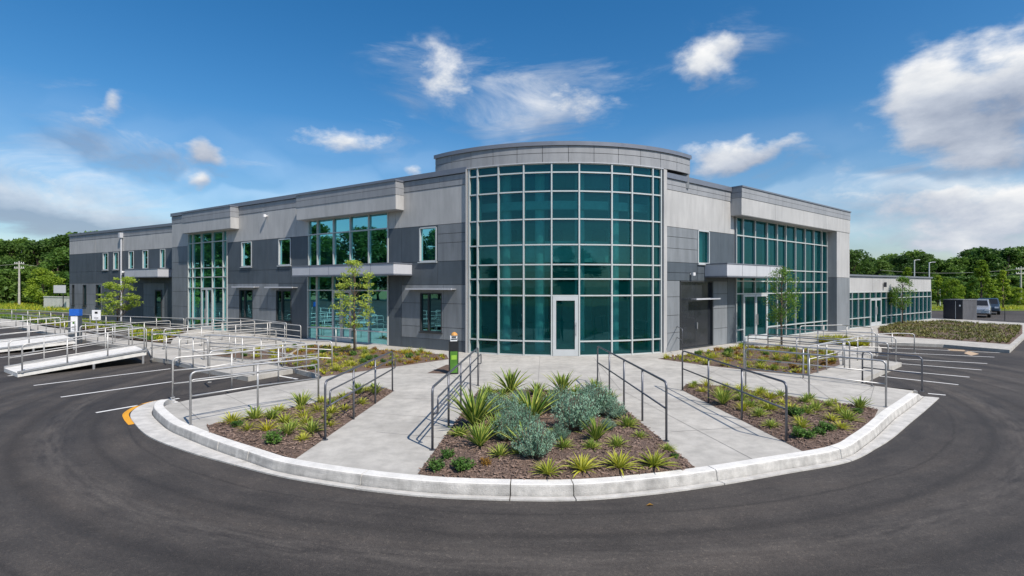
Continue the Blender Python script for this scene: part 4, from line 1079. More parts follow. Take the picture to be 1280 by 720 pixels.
railing(P((1095, 446), (1040, 443), (960, 436)), 'long handrail behind the bed of the right wing', mat='steel', H=.95, mids=(.35, .7), sp=1.8)
railing(P((853, 443), (846, 438)), 'short black handrail by the smoked glass panel of the right wing', mat='steel_dark', H=1.05, sp=.9, r=.018)
railing(P((238, 532), (318, 516), (398, 503.5)), 'pale steel handrail between the left front bed and the left ramp', mat='steel', loop=.10)
railing(P((216, 497), (280, 489), (345, 478), (398, 469)), 'pale steel handrail along the far edge of the left ramp', mat='steel_pale', mids=(.35, .68), H=1.0)
railing(P((415, 462), (330, 456), (255, 450)), 'pale steel handrail along the second left path', mat='steel_pale', mids=(.4, .7), H=.95, sp=2.0)
railing(P((376, 430), (340, 425), (280, 430), (205, 437)), 'pale handrail behind the second left path, near the left wing', mat='steel_pale', mids=(.4, .7), H=.9, sp=1.7)
railing(P((358, 425), (300, 417), (232, 416)), 'pale handrail nearest the left wing windows', mat='steel_pale', mids=(.5,), H=.9, sp=2.0)
railing(P((445, 437), (396, 433)), 'short pale handrail before the left wing glass doors', mat='steel_pale', H=.9, sp=1.2)
railing(P((190, 449), (205, 451), (260, 461)), 'handrail at the top of the far ramp beside the path bend', mat='steel_pale', H=1.0, sp=1.0)
railing(P((20, 409), (120, 427), (183, 436)), 'pale handrail along the near side of the far left path', mat='steel_pale', mids=(.5,), H=.9, sp=1.8)
railing(P((-40, 398), (38, 402), (130, 412), (230, 417)), 'pale handrail along the far side of the far left path', mat='steel_pale', mids=(.3, .6), H=.9, sp=2.5)
railing(P((225, 452), (300, 441), (345, 436)), 'low pale handrail crossing the strip between the two left paths', mat='steel_pale', mids=(.4, .7), H=.85, sp=1.8)
railing(P((190, 436), (250, 428), (318, 421)), 'pale handrail of the path that leads to the left wing doors', mat='steel_pale', mids=(.4, .7), H=.9, sp=1.7)
railing(P((100, 431), (150, 427), (213, 421)), 'pale handrail between the two pale ramps and the golden strip', mat='steel_pale', mids=(.4, .7), H=.9, sp=1.7)
railing(P((372, 462), (300, 471), (262, 478)), 'pale steel handrail over the gap between the front ramp and the second path', mat='steel_pale', mids=(.5,), H=.9, sp=1.6)
railing(P((262, 447), (320, 452), (383, 463)), 'pale steel handrail on the near edge of the strip between the left paths', mat='steel_pale', mids=(.5,), H=.9, sp=1.6)
railing(P((1062, 462), (1000, 455), (935, 449)), 'grey double handrail across the bed of the right wing', mat='steel', H=.95, mids=(.85, .4), sp=1.7)
railing(P((1110, 462), (1070, 458), (1022, 466)), 'grey handrail at the inner corner of the right ramp', mat='steel', H=.9, mids=(.5,), sp=1.4)
# ramps standing on the lot
def ramp_thing(c4, th, label, grp='wheelchair ramps in the left parking lot'):
    """c4: near-low, far-low, far-high, near-high"""
    o0 = Vector(c4[0]); t = thing('access_ramp', (o0.x, o0.y, 0), label, 'ramp', grp)
    c4 = [Vector(p) for p in c4]; mb = MB()
    mb.hexa([(p.x, p.y, max(.006, p.z - th)) for p in c4] + [tuple(p) for p in c4]); o = mb.build('deck', M['curb'], t); fixnormals(o)
    mb = MB()
    for a, b in ((c4[0], c4[3]), (c4[1], c4[2])):
        d = (b - a).normalized(); n = Vector((-d.y, d.x, 0)) * .03
        mb.hexa([tuple(a - n + Vector((0, 0, .002))), tuple(b - n + Vector((0, 0, .002))), tuple(b + n + Vector((0, 0, .002))), tuple(a + n + Vector((0, 0, .002))), tuple(a - n + Vector((0, 0, .06))), tuple(b - n + Vector((0, 0, .06))), tuple(b + n + Vector((0, 0, .06))), tuple(a + n + Vector((0, 0, .06)))])
    o = mb.build('edge_curb', M['steel'], t); fixnormals(o)
    for a, b in ((c4[0], c4[3]), (c4[1], c4[2])):
        for f in (.55, .97):
            p = a.lerp(b, f); 
            if p.z - th > .04:
                mb = MB(); mb.tube([(p.x, p.y, 0), (p.x, p.y, p.z - th + .01)], .04, 8); mb.build('support_leg', M['steel'], t)
    return t
q = [W(22, 466.5, .14), W(5, 460, .14), W(168, 432, .48), W(183, 438.5, .48)]
ramp_thing(q, .16, 'long pale wheelchair ramp nearest the parking stripes, its low end towards the left')
railing([q[0].lerp(q[3], .03), q[0].lerp(q[3], .98)], 'handrail along the near side of the nearest left ramp', mat='steel_pale', mids=(.35, .68), H=.9, sp=1.1)
railing([q[1].lerp(q[2], .03), q[1].lerp(q[2], .98)], 'handrail along the far side of the nearest left ramp', mat='steel_pale', mids=(.35, .68), H=.9, sp=1.1)
q = [W(-30, 440, .14), W(-60, 432, .14), W(78, 418, .45), W(96, 425, .45)]
ramp_thing(q, .16, 'second pale wheelchair ramp behind the nearest one, cut by the left picture edge')
railing([q[0].lerp(q[3], .03), q[0].lerp(q[3], .98)], 'handrail along the near side of the second left ramp', mat='steel_pale', mids=(.35, .68), H=.9, sp=1.4)
railing([q[1].lerp(q[2], .03), q[1].lerp(q[2], .98)], 'handrail along the far side of the second left ramp', mat='steel_pale', mids=(.35, .68), H=.9, sp=1.4)

# ------------------------------------------------------------------ signs and small things
def vbox(mb, p, w, d, z0, z1, ang=0, mi=0):
    ca, sa = math.cos(ang), math.sin(ang)
    q = [(p.x + ca * x - sa * y, p.y + sa * x + ca * y) for x, y in ((-w / 2, -d / 2), (w / 2, -d / 2), (w / 2, d / 2), (-w / 2, d / 2))]
    mb.hexa([(a, b, z0) for a, b in q] + [(a, b, z1) for a, b in q], mi)
p = W(567, 467.5, .15); t = thing('totem_sign', p, 'slim green and black totem sign with amber cap left of the curved glass front', 'sign')
mb = MB(); vbox(mb, p, .30, .12, .15, 1.20, .25); mb.build('frame', M['black'], t)
mb = MB(); q = p + Vector((.015, -.065, 0)); vbox(mb, q, .23, .012, .20, .88, .25); mb.build('green_panel', M['green_sign'], t)
mb = MB(); q = p + Vector((.02, -.073, 0)); vbox(mb, q, .17, .008, .62, .76, .25); mb.build('lime_mark', M['lime_sign'], t)
mb = MB(); vbox(mb, p, .22, .08, 1.202, 1.38, .25); mb.build('white_head', M['white'], t)
mb = MB(); q = p + Vector((.02, -.055, 0)); vbox(mb, q, .20, .006, 1.26, 1.285, .25); vbox(mb, q, .15, .006, 1.32, 1.34, .25); mb.build('head_stripe', M['black'], t)
mb = MB(); mb.tube([(p.x + .02, p.y, 1.39), (p.x + .02, p.y, 1.45), (p.x + .02, p.y, 1.49)], [.11, .09, .03], 12); mb.build('cap', M['amber'], t)
Y0 = 26.5; p = at(94, Y0, 0)
t = thing('pylon_sign', p, 'dark pylon sign with blue head and white notice at the far left path', 'sign')
mb = MB(); vbox(mb, p, .56, .2, 0, 1.42); mb.build('pylon', M['dark_panel'], t)
mb = MB(); vbox(mb, p + Vector((.05, -.02, 0)), .50, .22, 1.44, 1.78); mb.build('blue_head', M['blue'], t)
mb = MB(); vbox(mb, p + Vector((.04, -.11, 0)), .34, .02, .62, 1.40); mb.build('notice', M['white'], t)
mb = MB(); vbox(mb, p + Vector((.04, -.124, 0)), .14, .006, 1.02, 1.16); mb.build('notice_mark', M['green_sign'], t)
mb = MB(); [vbox(mb, p + Vector((.04, -.124, 0)), .22, .006, z, z + .02) for z in (.72, .8, .88)]; mb.build('notice_lines', M['mid_panel'], t)
p = at(120.5, 31, .0); t = thing('parking_sign', p, 'square white sign with a small dark symbol on a post, right of the pylon sign', 'sign')
mb = MB(); mb.tube([p, p + Vector((0, 0, .95))], .03, 8); mb.build('post', M['steel'], t)
mb = MB(); vbox(mb, p, .52, .03, .92, 1.52); mb.build('panel', M['white'], t)
mb = MB(); vbox(mb, p + Vector((0, -.018, 0)), .17, .006, 1.3, 1.42); vbox(mb, p + Vector((0, -.018, 0)), .26, .006, 1.02, 1.06); mb.build('symbol', M['black'], t)
p = at(79, 66, .0); t = thing('board_sign', p, 'grey board sign on a dark post before the low white wall', 'sign')
mb = MB(); mb.tube([p, p + Vector((0, 0, 2.2))], .05, 8); mb.build('post', M['black'], t)
mb = MB(); vbox(mb, p + Vector((-.45, 0, 0)), 1.5, .1, 2.1, 3.1); mb.build('board', M['canopy'], t)
mb = MB(); a, b = at(56, 70, 0), at(90, 67, 0); d = (b - a).normalized(); n = Vector((-d.y, d.x, 0)) * .12
mb.hexa([tuple(a - n), tuple(b - n), tuple(b + n), tuple(a + n)] + [tuple(x + Vector((0, 0, 1.5))) for x in (a - n, b - n, b + n, a + n)])
mb2 = MB(); n *= 1.4; e = d * .04
mb2.hexa([tuple(x + Vector((0, 0, 1.5))) for x in (a - n - e, b - n + e, b + n + e, a + n - e)] + [tuple(x + Vector((0, 0, 1.6))) for x in (a - n - e, b - n + e, b + n + e, a + n - e)])
t = thing('low_wall', a, 'low pale concrete wall on the lawn left of the building', 'wall')
fixnormals(mb.build('wall', M['curb'], t)); fixnormals(mb2.build('wall_cap', M['curb'], t))
# bin enclosure
a = at(1179, 44.5, 0); t = thing('bin_enclosure', a, 'dark metal bin enclosure with a ribbed grey side, on the right lot', 'enclosure')
fe = Frame((a.x, a.y), (at(1203, 43.2, 0).x, 43.2)); w = fe.len
mb = MB(); mb.fbox(fe, 0, w, -2.0, 0, .02, 1.78); fixnormals(mb.build('body', M['dark_box'], t))
mb = MB(); mb.fbox(fe, -.03, w + .05, -2.03, .03, 1.78, 1.84); fixnormals(mb.build('roof', M['grey_box'], t))
mb = MB(); mb.fbox(fe, w, w + .03, -1.98, -.02, .05, 1.75)
for k in range(12): mb.fbox(fe, w + .03, w + .055, -1.95 + k * .16, -1.88 + k * .16, .07, 1.74)
fixnormals(mb.build('ribbed_side', M['grey_box'], t))
mb = MB(); mb.fbox(fe, w - .22, w - .12, 0, .03, 1.25, 1.4); mb.fbox(fe, w - .5, w - .48, 0, .012, .1, 1.7); fixnormals(mb.build('notice', M['white'], t))
# vehicles by the enclosure
def car(loc, rz, paint, label):
    t = thing('parked_car', (0, 0, 0), label, 'car', 'cars parked beside the enclosure')
    prof = [(-2.2, .35), (-2.22, .75), (-2.05, .98), (-1.95, 1.0), (-1.75, 1.55), (-1.55, 1.68), (.35, 1.68), (.6, 1.62), (1.15, 1.08), (2.0, .95), (2.2, .8), (2.22, .4), (1.9, .3), (-1.9, .3)]
    mb = MB(); n = len(prof); vs = []
    for s_, in_ in ((-1, .0), (1, .0)):
        for (x, z) in prof:
            w_ = .92 - (.16 * max(0, (z - 1.0)) / .68 if z > 1.0 else 0); vs.append((x, s_ * w_, z))
    fs = [tuple(range(n)), tuple(range(2 * n - 1, n - 1, -1))] + [(i, n + i, n + (i + 1) % n, (i + 1) % n) for i in range(n)]
    mb.add(vs, fs); o = mb.build('body', M[paint], t); fixnormals(o); bevel(o, .06, 3)
    mb = MB()
    for s_ in (-1, 1):
        for (x0, x1, xa, xb) in ((-1.6, -.75, -1.45, -.75), (-.65, .2, -.65, .2), (.3, .95, .3, .5)):
            mb.add([(x0, s_ * .925, 1.08), (x1, s_ * .925, 1.08), (xb, s_ * .80, 1.58), (xa, s_ * .80, 1.58)], [(0, 1, 2, 3)])
    mb.add([(1.13, -.78, 1.12), (1.13, .78, 1.12), (.66, .7, 1.62), (.66, -.7, 1.62)], [(0, 1, 2, 3)])
    mb.add([(-1.98, -.78, 1.08), (-1.98, .78, 1.08), (-1.79, .7, 1.53), (-1.79, -.7, 1.53)], [(0, 1, 2, 3)])
    mb.build('windows', M['black'], t)
    for x in (-1.35, 1.35):
        for s_ in (-1, 1):
            mb = MB(); mb.tube([(x, s_ * .72, .34), (x, s_ * .95, .34)], .34, 18); w_ = mb.build('wheel', M['tyre'], t)
            mb = MB(); mb.tube([(x, s_ * .90, .34), (x, s_ * .965, .34)], .2, 12); mb.build('rim', M['rim'], w_)
    for s_ in (-1, 1):
        mb = MB(); mb.box(2.14, 2.24, s_ * .7 - .16, s_ * .7 + .16, .68, .84); mb.build('headlight', M['white'], t)
        mb = MB(); mb.box(-2.25, -2.12, s_ * .76 - .1, s_ * .76 + .1, .75, 1.0); mb.build('tail_light', M['red'], t)
    t.location = loc; t.rotation_euler = (0, 0, rz)
    return t
car(at(1222, 50, .0), R(226), 'car_silver', 'silver car parked nearest the enclosure')
car(at(1235, 55, .0), R(226), 'car_paint', 'dark blue car parked just right of the silver one')
def pole(p, h, r, label, cat, name, arms=None, mat='pole', group=None):
    t = thing(name, p, label, cat, group); mb = MB(); mb.tube([p, p + Vector((0, 0, h))], r, 8, r2=r * .6); mb.build('shaft', M[mat], t)
    if arms == 'cross':
        for dz_ in (.4, 1.1):
            mb = MB(); mb.box(p.x - .75, p.x + .75, p.y - .06, p.y + .06, h - dz_ - .07, h - dz_ + .07); mb.build('crossarm', M[mat], t)
            for x in (-.68, -.35, .35, .68):
                mb = MB(); mb.tube([(p.x + x, p.y, h - dz_ + .07), (p.x + x, p.y, h - dz_ + .25)], .04, 6); mb.build('insulator', M['white'], t)
    if arms == 'lamp':
        mb = MB(); mb.tube([p + Vector((0, 0, h - .05)), p + Vector((.45, 0, h + .03))], .04, 6); mb.build('lamp_arm', M[mat], t)
        mb = MB(); mb.box(p.x + .3, p.x + .75, p.y - .1, p.y + .1, h, h + .08); mb.build('lamp_head', M['canopy'], t)
    return t
pole(at(24, 80, 0), 6.9, .16, 'grey utility pole standing before the left wood', 'utility pole', 'utility_pole', 'cross', group='utility poles')
pole(at(1276, 78, 0), 6.0, .15, 'pale utility pole at the right picture edge', 'utility pole', 'utility_pole', 'cross', group='utility poles')
pole(at(1143, 72, 0), zat(325, 72), .1, 'tall lamp post before the wood, above the annex roof', 'lamp post', 'lamp_post', 'lamp', 'canopy', 'lamp posts of the right lot')
pole(at(1161.5, 66, 0), zat(328, 66), .1, 'lamp post just beside the right end of the annex', 'lamp post', 'lamp_post', 'lamp', 'canopy', 'lamp posts of the right lot')
pole(at(1175, 75, 0), 3.6, .08, 'short pale post between the annex and the enclosure', 'post', 'marker_post', None, 'canopy')
pole(at(1256, 44, 0), zat(383, 44), .03, 'thin black post at the corner of the long bed', 'post', 'marker_post', None, 'black')
def wire(a, b, sag, label):
    mb = MB(); pts = [a.lerp(b, k / 16) - Vector((0, 0, sag * 4 * (k / 16) * (1 - k / 16))) for k in range(17)]
    mb.tube(pts, .025, 4); tag(mb.build('overhead_wire', M['pole'], org=a), label, 'wire', 'overhead wires')
wire(at(-60, 84, 6.5), at(24, 80, 6.5), .3, 'overhead wire running left from the left utility pole')
wire(at(24, 80, 6.5), at(110, 96, 6.9), .5, 'overhead wire from the left utility pole towards the building')
wire(at(1276, 78, 5.6), at(1100, 92, 5.9), .6, 'upper overhead wire running left from the right utility pole')
wire(at(1276, 78, 4.9), at(1100, 92, 5.2), .6, 'lower overhead wire running left from the right utility pole')
# fallen leaves on the road
mb = MB(); p = W(812, 632.5, 0)
mb.add([(p.x - .05, p.y, .006), (p.x, p.y - .02, .03), (p.x + .06, p.y + .01, .008), (p.x + .01, p.y + .04, .025)], [(0, 1, 2, 3)])
tag(mb.build('fallen_leaf', M['rust_leaf'], org=(p.x, p.y, 0)), 'dry brown leaf lying on the asphalt near the curb', 'leaf')

# ------------------------------------------------------------------ trees
def leafcloud(rnd, centers, n, size, spread, aspect=.55):
    mb = MB()
    tot = sum(c[3] ** 2 for c in centers)
    for (x, y, z, r) in centers:
        for _ in range(int(n * r * r / tot)):
            d = Vector((rnd.gauss(0, 1), rnd.gauss(0, 1), rnd.gauss(0, 1))).normalized() * (rnd.random() ** .45) * r
            c = Vector((x, y, z)) + Vector((d.x, d.y, d.z * spread))
            a = Vector((rnd.gauss(0, 1), rnd.gauss(0, 1), rnd.gauss(0, .6))).normalized()
            b = a.cross(Vector((rnd.gauss(0, 1), rnd.gauss(0, 1), rnd.gauss(0, 1)))).normalized()
            s = size * rnd.uniform(.6, 1.4)
            mb.add([c - a * s, c + b * s * aspect, c + a * s, c - b * s * aspect], [(0, 1, 2, 3)])
    return mb
def make_tree(h, r, lo, n, size, mat, rnd, nc=40, trunk=.2, conic=0, name='tree', layered=False, lean=0):
    t = thing(name, (0, 0, 0), 'tree', 'tree')
    cs = []
    for k in range(nc):
        f = rnd.random(); z = lo + (h - lo) * f
        prof = (1 - f) ** .8 * 1.1 if conic else math.sin(math.pi * min(1, .15 + f * .85)) ** .6
        rr = r * prof * math.sqrt(rnd.uniform(.25, 1)); a = rnd.uniform(0, 6.28)
        cr = r * rnd.uniform(.22, .42) * (.55 if conic else 1) * (.75 if layered else 1)
        cs.append((math.cos(a) * rr * .85 + lean * f, math.sin(a) * rr * .85, min(z, h - cr * .6), cr))
    mb = MB()
    mb.tube([(0, 0, -.1), (rnd.uniform(-.03, .03) * h * .3, rnd.uniform(-.03, .03) * h * .3, h * .4), (lean * .6, 0, h * .75), (lean, 0, h * .95)], [trunk, trunk * .75, trunk * .4, trunk * .12], 9)
    for c in cs[:: (1 if nc < 30 else 2)]:
        z0 = max(lo * .7, c[2] - r * .7)
        mb.tube([(lean * z0 / h, 0, z0), (c[0] * .5 + lean * .2, c[1] * .5, (z0 + c[2]) / 2 + .05 * r), (c[0], c[1], c[2])], [trunk * .28, trunk * .18, trunk * .06], 5, cap=False)
    mb.build('trunk', M['bark'], t, smooth=True)
    leafcloud(rnd, cs, n, size, .45 if layered else .75).build('crown', M[mat], t)
    return t
rt = random.Random(5)
def put(t, loc, s=1, rz=0, sz=None, label=None, cat=None, group=None):
    t.location = loc; t.rotation_euler = (0, 0, rz); t.scale = (s, s, sz or s)
    if label: t['label'] = label
    if group: t['group'] = group
    return t
# young trees near the building
t = make_tree(3.9, .92, 1.15, 2900, .038, 'leaf_young', rt, 80, .045, name='young_tree', layered=True)
put(t, W(443, 445), label='young yellow-green tree in the bed before the left wing glass doors', group='young trees by the building')
t = make_tree(3.7, .85, 1.2, 3300, .04, 'leaf_green', rt, 80, .05, name='young_tree')
put(t, W(977, 433), label='dark green young tree in the bed before the right wing glass', group='young trees by the building')
t = make_tree(3.6, 1.4, .9, 3600, .06, 'leaf_young', rt, 60, .05, name='young_tree', layered=True, lean=.5)
put(t, at(147, 35.5, .1), label='leaning yellow-green young tree before the far left wing', group='young trees by the building')
t = make_tree(3.5, .9, 1.2, 2400, .055, 'leaf_green', rt, 50, .045, name='young_tree')
put(t, at(1128, 37.5, .15), label='thin young tree before the annex fascia', group='young trees by the building')
# mid distance ornamental trees
TM = [make_tree(5.6, 2.2, .9, 5200, .13, 'leaf_bright', rt, 40, .12, name='broadleaf_tree'), make_tree(6.4, 2.0, 1.0, 5200, .13, 'leaf_bright', rt, 40, .12, conic=1, name='broadleaf_tree')]
put(TM[0], at(54, 74), label='bright yellow-green tree on the lawn left of the low wall', group='trees beyond the lot')
put(TM[1], at(1226, 62), s=.95, label='bright conical tree behind the parked cars', group='trees beyond the lot')
for px, Y, s, k, lb in ((1254, 66, .78, 1, 'bright conical tree left of the right utility pole'), (1240, 70, .7, 0, 'rounded bright tree between the two conical ones'),
                       (1272, 70, .5, 0, 'low rounded bush-like tree at the foot of the right utility pole'), (1190, 70, .7, 0, 'bright rounded tree above the bin enclosure'), (1135, 68, .85, 1, 'pale conical tree over the annex roof'),
                       (1172, 72, .7, 1, 'pale tree beside the short post past the annex')):
    put(copy_tree(TM[k]), at(px, Y), s=s, rz=rt.uniform(0, 6), label=lb, group='trees beyond the lot')
# woods
TW = [make_tree(12, 4.6, 1.2, 6800, .26, 'leaf_dark', rt, 60, .3, name='woodland_tree'), make_tree(11, 4.0, .8, 6800, .26, 'leaf_mid', rt, 55, .28, name='woodland_tree'),
      make_tree(12.5, 3.8, 1.0, 6800, .25, 'leaf_dark', rt, 60, .3, conic=0, name='woodland_tree'), make_tree(9, 3.6, .5, 5600, .25, 'leaf_mid', rt, 44, .25, name='woodland_tree')]
used = [False] * 4
rw = random.Random(9)
def wood(px, Y, hpx, k, label, group):
    """hpx: picture height of the crown top"""
    t = TW[k] if not used[k] else copy_tree(TW[k]); used[k] = True
    base_h = (12, 11, 12.5, 9)[k]; H = zat(hpx, Y); s = H / base_h
    put(t, at(px, Y, 0), s=max(s, .75), sz=s, rz=rw.uniform(0, 6.28), label=label, group=group)
lx = [(-30, 96, 297), (-8, 100, 300), (12, 92, 302), (30, 98, 299), (47, 94, 302), (63, 100, 299), (80, 92, 294), (98, 98, 291), (-20, 82, 330), (40, 84, 332), (8, 86, 325), (72, 84, 320), (88, 86, 310), (118, 112, 290), (140, 118, 292)]
gl_ = 'woodland trees behind the left wing'
for i, (px, Y, hp) in enumerate(lx):
    wood(px, Y, hp, i % 4 if Y > 90 else 3, 'dense green tree in the wood left of the building', gl_)
rx = [(1052, 100, 316), (1068, 96, 313), (1084, 104, 322), (1099, 98, 326), (1112, 108, 318), (1126, 104, 320), (1140, 112, 314), (1156, 108, 318), (1170, 100, 324), (1184, 106, 326), (1200, 98, 322), (1212, 104, 312), (1228, 98, 310), (1243, 102, 312), (1260, 96, 310), (1277, 100, 309), (1296, 98, 308), (1318, 96, 306),
      (1115, 84, 350), (1180, 84, 346), (1205, 82, 345), (1238, 84, 342), (1262, 82, 345), (1290, 84, 340), (1078, 88, 345)]
for i, (px, Y, hp) in enumerate(rx):
    wood(px, Y, hp, (i * 7 + 1) % 4 if Y > 90 else 3, 'dense green tree in the wood right of the building', 'woodland trees behind the annex')
# trees across the road, mirrored in the glass
for i in range(12):
    t = copy_tree(TW[i % 4]); x = -75 + i * 13.5 + rw.uniform(-3, 3)
    put(t, (x, -46 + rw.uniform(-4, 4), 0), s=.85, sz=.8, rz=rw.uniform(0, 6), label='green tree across the road behind the viewer, seen mirrored in the glass', group='trees across the road')
for i in range(24):
    t = copy_tree(TW[i % 3]); put(t, (-92 - 6 * (i % 2) + rw.uniform(-2, 2), -42 + i * 4.6 + rw.uniform(-1, 1), 0), s=1.25, sz=1.25, rz=rw.uniform(0, 6), label='tall green tree at the left side of the lot, mirrored in the left wing glass', group='trees at the left of the lot')
# low undergrowth under the woods
rr = random.Random(4)
for name, x0, x1, y0, y1 in (('left', -140, -52, 80, 104), ('right', 48, 150, 82, 106)):
    mb = MB()
    for _ in range(9000):
        x, y = rr.uniform(x0, x1), rr.uniform(y0, y1); h = rr.uniform(.2, 3.0); s = rr.uniform(.25, .5)
        a = Vector((rr.gauss(0, 1), rr.gauss(0, 1), rr.gauss(0, .6))).normalized(); b = a.cross(Vector((rr.gauss(0, 1), rr.gauss(0, 1), rr.gauss(0, 1)))).normalized()
        c = Vector((x, y, h)); mb.add([c - a * s, c + b * s * .6, c + a * s, c - b * s * .6], [(0, 1, 2, 3)])
    o = mb.build('undergrowth', M['leaf_dark']); struct(o, 'stuff'); tag(o, f'dark undergrowth filling the foot of the {name} wood', 'undergrowth')

# ------------------------------------------------------------------ light, sky, camera
el, az = R(50), math.atan2(.64, -.77)
sd = Vector((math.sin(az) * math.cos(el), math.cos(az) * math.cos(el), math.sin(el)))
sl = bpy.data.lights.new('sun', 'SUN'); sl.energy = 4.2; sl.angle = R(.5); sl.color = (1, .93, .84)
so = bpy.data.objects.new('sun', sl); col.objects.link(so); so.rotation_euler = (-sd).to_track_quat('-Z', 'Y').to_euler(); so.location = (20, -20, 40)
w = bpy.data.worlds.new('World'); scn.world = w; w.use_nodes = True
nt = w.node_tree; nt.nodes.clear()
wo = node(nt, 'ShaderNodeOutputWorld'); bg = node(nt, 'ShaderNodeBackground'); nt.links.new(bg.outputs[0], wo.inputs[0])
sk = node(nt, 'ShaderNodeTexSky'); sk.sky_type = 'NISHITA'; sk.sun_disc = False; sk.sun_elevation = el; sk.sun_rotation = az
sk.air_density = 1.0; sk.dust_density = .6; sk.ozone_density = 2.5
SKY = .12; bg.inputs[1].default_value = SKY
gm = node(nt, 'ShaderNodeHueSaturation'); gm.inputs['Saturation'].default_value = 1.38; gm.inputs['Value'].default_value = .90; gm.inputs['Hue'].default_value = .4985; nt.links.new(sk.outputs[0], gm.inputs['Color'])
tc = node(nt, 'ShaderNodeTexCoord'); nv = node(nt, 'ShaderNodeVectorMath'); nv.operation = 'NORMALIZE'; nt.links.new(tc.outputs['Generated'], nv.inputs[0])
sp = node(nt, 'ShaderNodeSeparateXYZ'); nt.links.new(nv.outputs[0], sp.inputs[0])
AZ = mth(nt, 'ARCTAN2', sp.outputs[0], sp.outputs[1]); EL = mth(nt, 'ARCSINE', sp.outputs[2])
mp = node(nt, 'ShaderNodeMapping'); mp.inputs['Scale'].default_value = (1, 1, 1.9); nt.links.new(nv.outputs[0], mp.inputs[0])
nA = noise_n(nt, mp.outputs[0], 6.5, 10, .60, .1); nD = noise_n(nt, nv.outputs[0], 7, 3, .5); nE = noise_n(nt, nv.outputs[0], 7.7, 3, .5, .4); nB = noise_n(nt, mp.outputs[0], 2.2, 4, .5); nC = noise_n(nt, mp.outputs[0], 19, 5, .58)
warp = mth(nt, 'MULTIPLY', mth(nt, 'SUBTRACT', nD, .5), .16); warp2 = mth(nt, 'MULTIPLY', mth(nt, 'SUBTRACT', nE, .5), .08)
AZw = mth(nt, 'ADD', AZ, warp); ELw = mth(nt, 'ADD', EL, warp2)
clouds = [(530, 98, 52, 24, 1.3), (430, 176, 50, 15, 1.4), (492, 162, 20, 8, 1.0), (262, 194, 28, 16, 1.8), (235, 226, 17, 8, 1.5), (190, 188, 38, 17, 1.25), (118, 152, 32, 15, 1.35), (155, 128, 15, 14, 1.35),
          (303, 216, 30, 10, .7), (715, 105, 40, 34, .75), (670, 150, 70, 22, .7), (745, 140, 50, 18, .75), (905, 50, 20, 11, 1.2), (868, 82, 32, 22, 1.3), (950, 48, 20, 8, .6), (900, 203, 52, 18, 1.7), (955, 190, 50, 15, 1.7),
          (1135, 120, 46, 30, 1.3), (1195, 105, 50, 30, 1.6), (1250, 140, 76, 46, 1.35), (1300, 90, 50, 50, 1.5), (1175, 160, 55, 28, 1.5), (1230, 196, 90, 18, 1.2), (1110, 262, 100, 16, 1.3), (1235, 262, 100, 22, 1.5), (1150, 245, 50, 9, .9), (1180, 296, 150, 16, 1.3),
          (60, 250, 120, 22, .72), (40, 222, 100, 12, .7), (150, 268, 120, 14, .75), (520, 214, 30, 8, 1.5), (1030, 252, 50, 9, .8), (340, 255, 80, 7, .5)]
# a few more banks to the sides and behind, so that the sky goes on all round
Ms, Hs = None, None
def addm(a, b): return b if a is None else mth(nt, 'ADD', a, b)
def one(ca, ce, ra, re, wt):
    global Ms, Hs
    dx = mth(nt, 'MULTIPLY', mth(nt, 'SUBTRACT', AZw, ca), 1 / ra); dy = mth(nt, 'MULTIPLY', mth(nt, 'SUBTRACT', ELw, ce), 1 / re)
    d2 = mth(nt, 'MULTIPLY_ADD', dx, dx, mth(nt, 'MULTIPLY', dy, dy))
    m = mth(nt, 'MULTIPLY', mth(nt, 'EXPONENT', mth(nt, 'MULTIPLY', d2, -.95)), wt)
    Ms = addm(Ms, m); Hs = addm(Hs, mth(nt, 'MULTIPLY', m, dy))
for (x, y, rx_, ry_, wt) in clouds:
    ca = math.atan((x - 640) / F); ce = math.atan((HY - y) / F * math.cos(ca)); c_ = math.cos(ca)
    one(ca, ce, rx_ / F * c_ * c_ * 1.05, ry_ / F * c_ * 1.15, wt)
for (a, e, ra, re, wt) in ((1.3, .6, .3, .12, .9), (2.2, .5, .3, .1, .9), (2.9, .8, .3, .14, .8), (-1.5, .6, .2, .08, .8), (-2.3, .7, .3, .12, .9)): one(a, e, ra, re, wt)
fb = mth(nt, 'ADD', mth(nt, 'MULTIPLY', nA, .72), mth(nt, 'MULTIPLY', nC, .28))
den = mth(nt, 'ADD', Ms, mth(nt, 'MULTIPLY', mth(nt, 'SUBTRACT', fb, .52), 5.4))
dn = node(nt, 'ShaderNodeMapRange'); dn.interpolation_type = 'SMOOTHSTEP'; nt.links.new(den, dn.inputs[0]); dn.inputs[1].default_value = .3; dn.inputs[2].default_value = 1.8
mk = node(nt, 'ShaderNodeMapRange'); nt.links.new(Ms, mk.inputs[0]); mk.inputs[1].default_value = .06; mk.inputs[2].default_value = .4
den2 = mth(nt, 'MULTIPLY', dn.outputs[0], mk.outputs[0])
# thin veil low on the horizon
veil = node(nt, 'ShaderNodeMapRange'); nt.links.new(EL, veil.inputs[0]); veil.inputs[1].default_value = .30; veil.inputs[2].default_value = .0; veil.inputs[3].default_value = 0; veil.inputs[4].default_value = .5
veil2 = mth(nt, 'MULTIPLY', veil.outputs[0], mth(nt, 'MULTIPLY_ADD', nB, 1.2, .2))
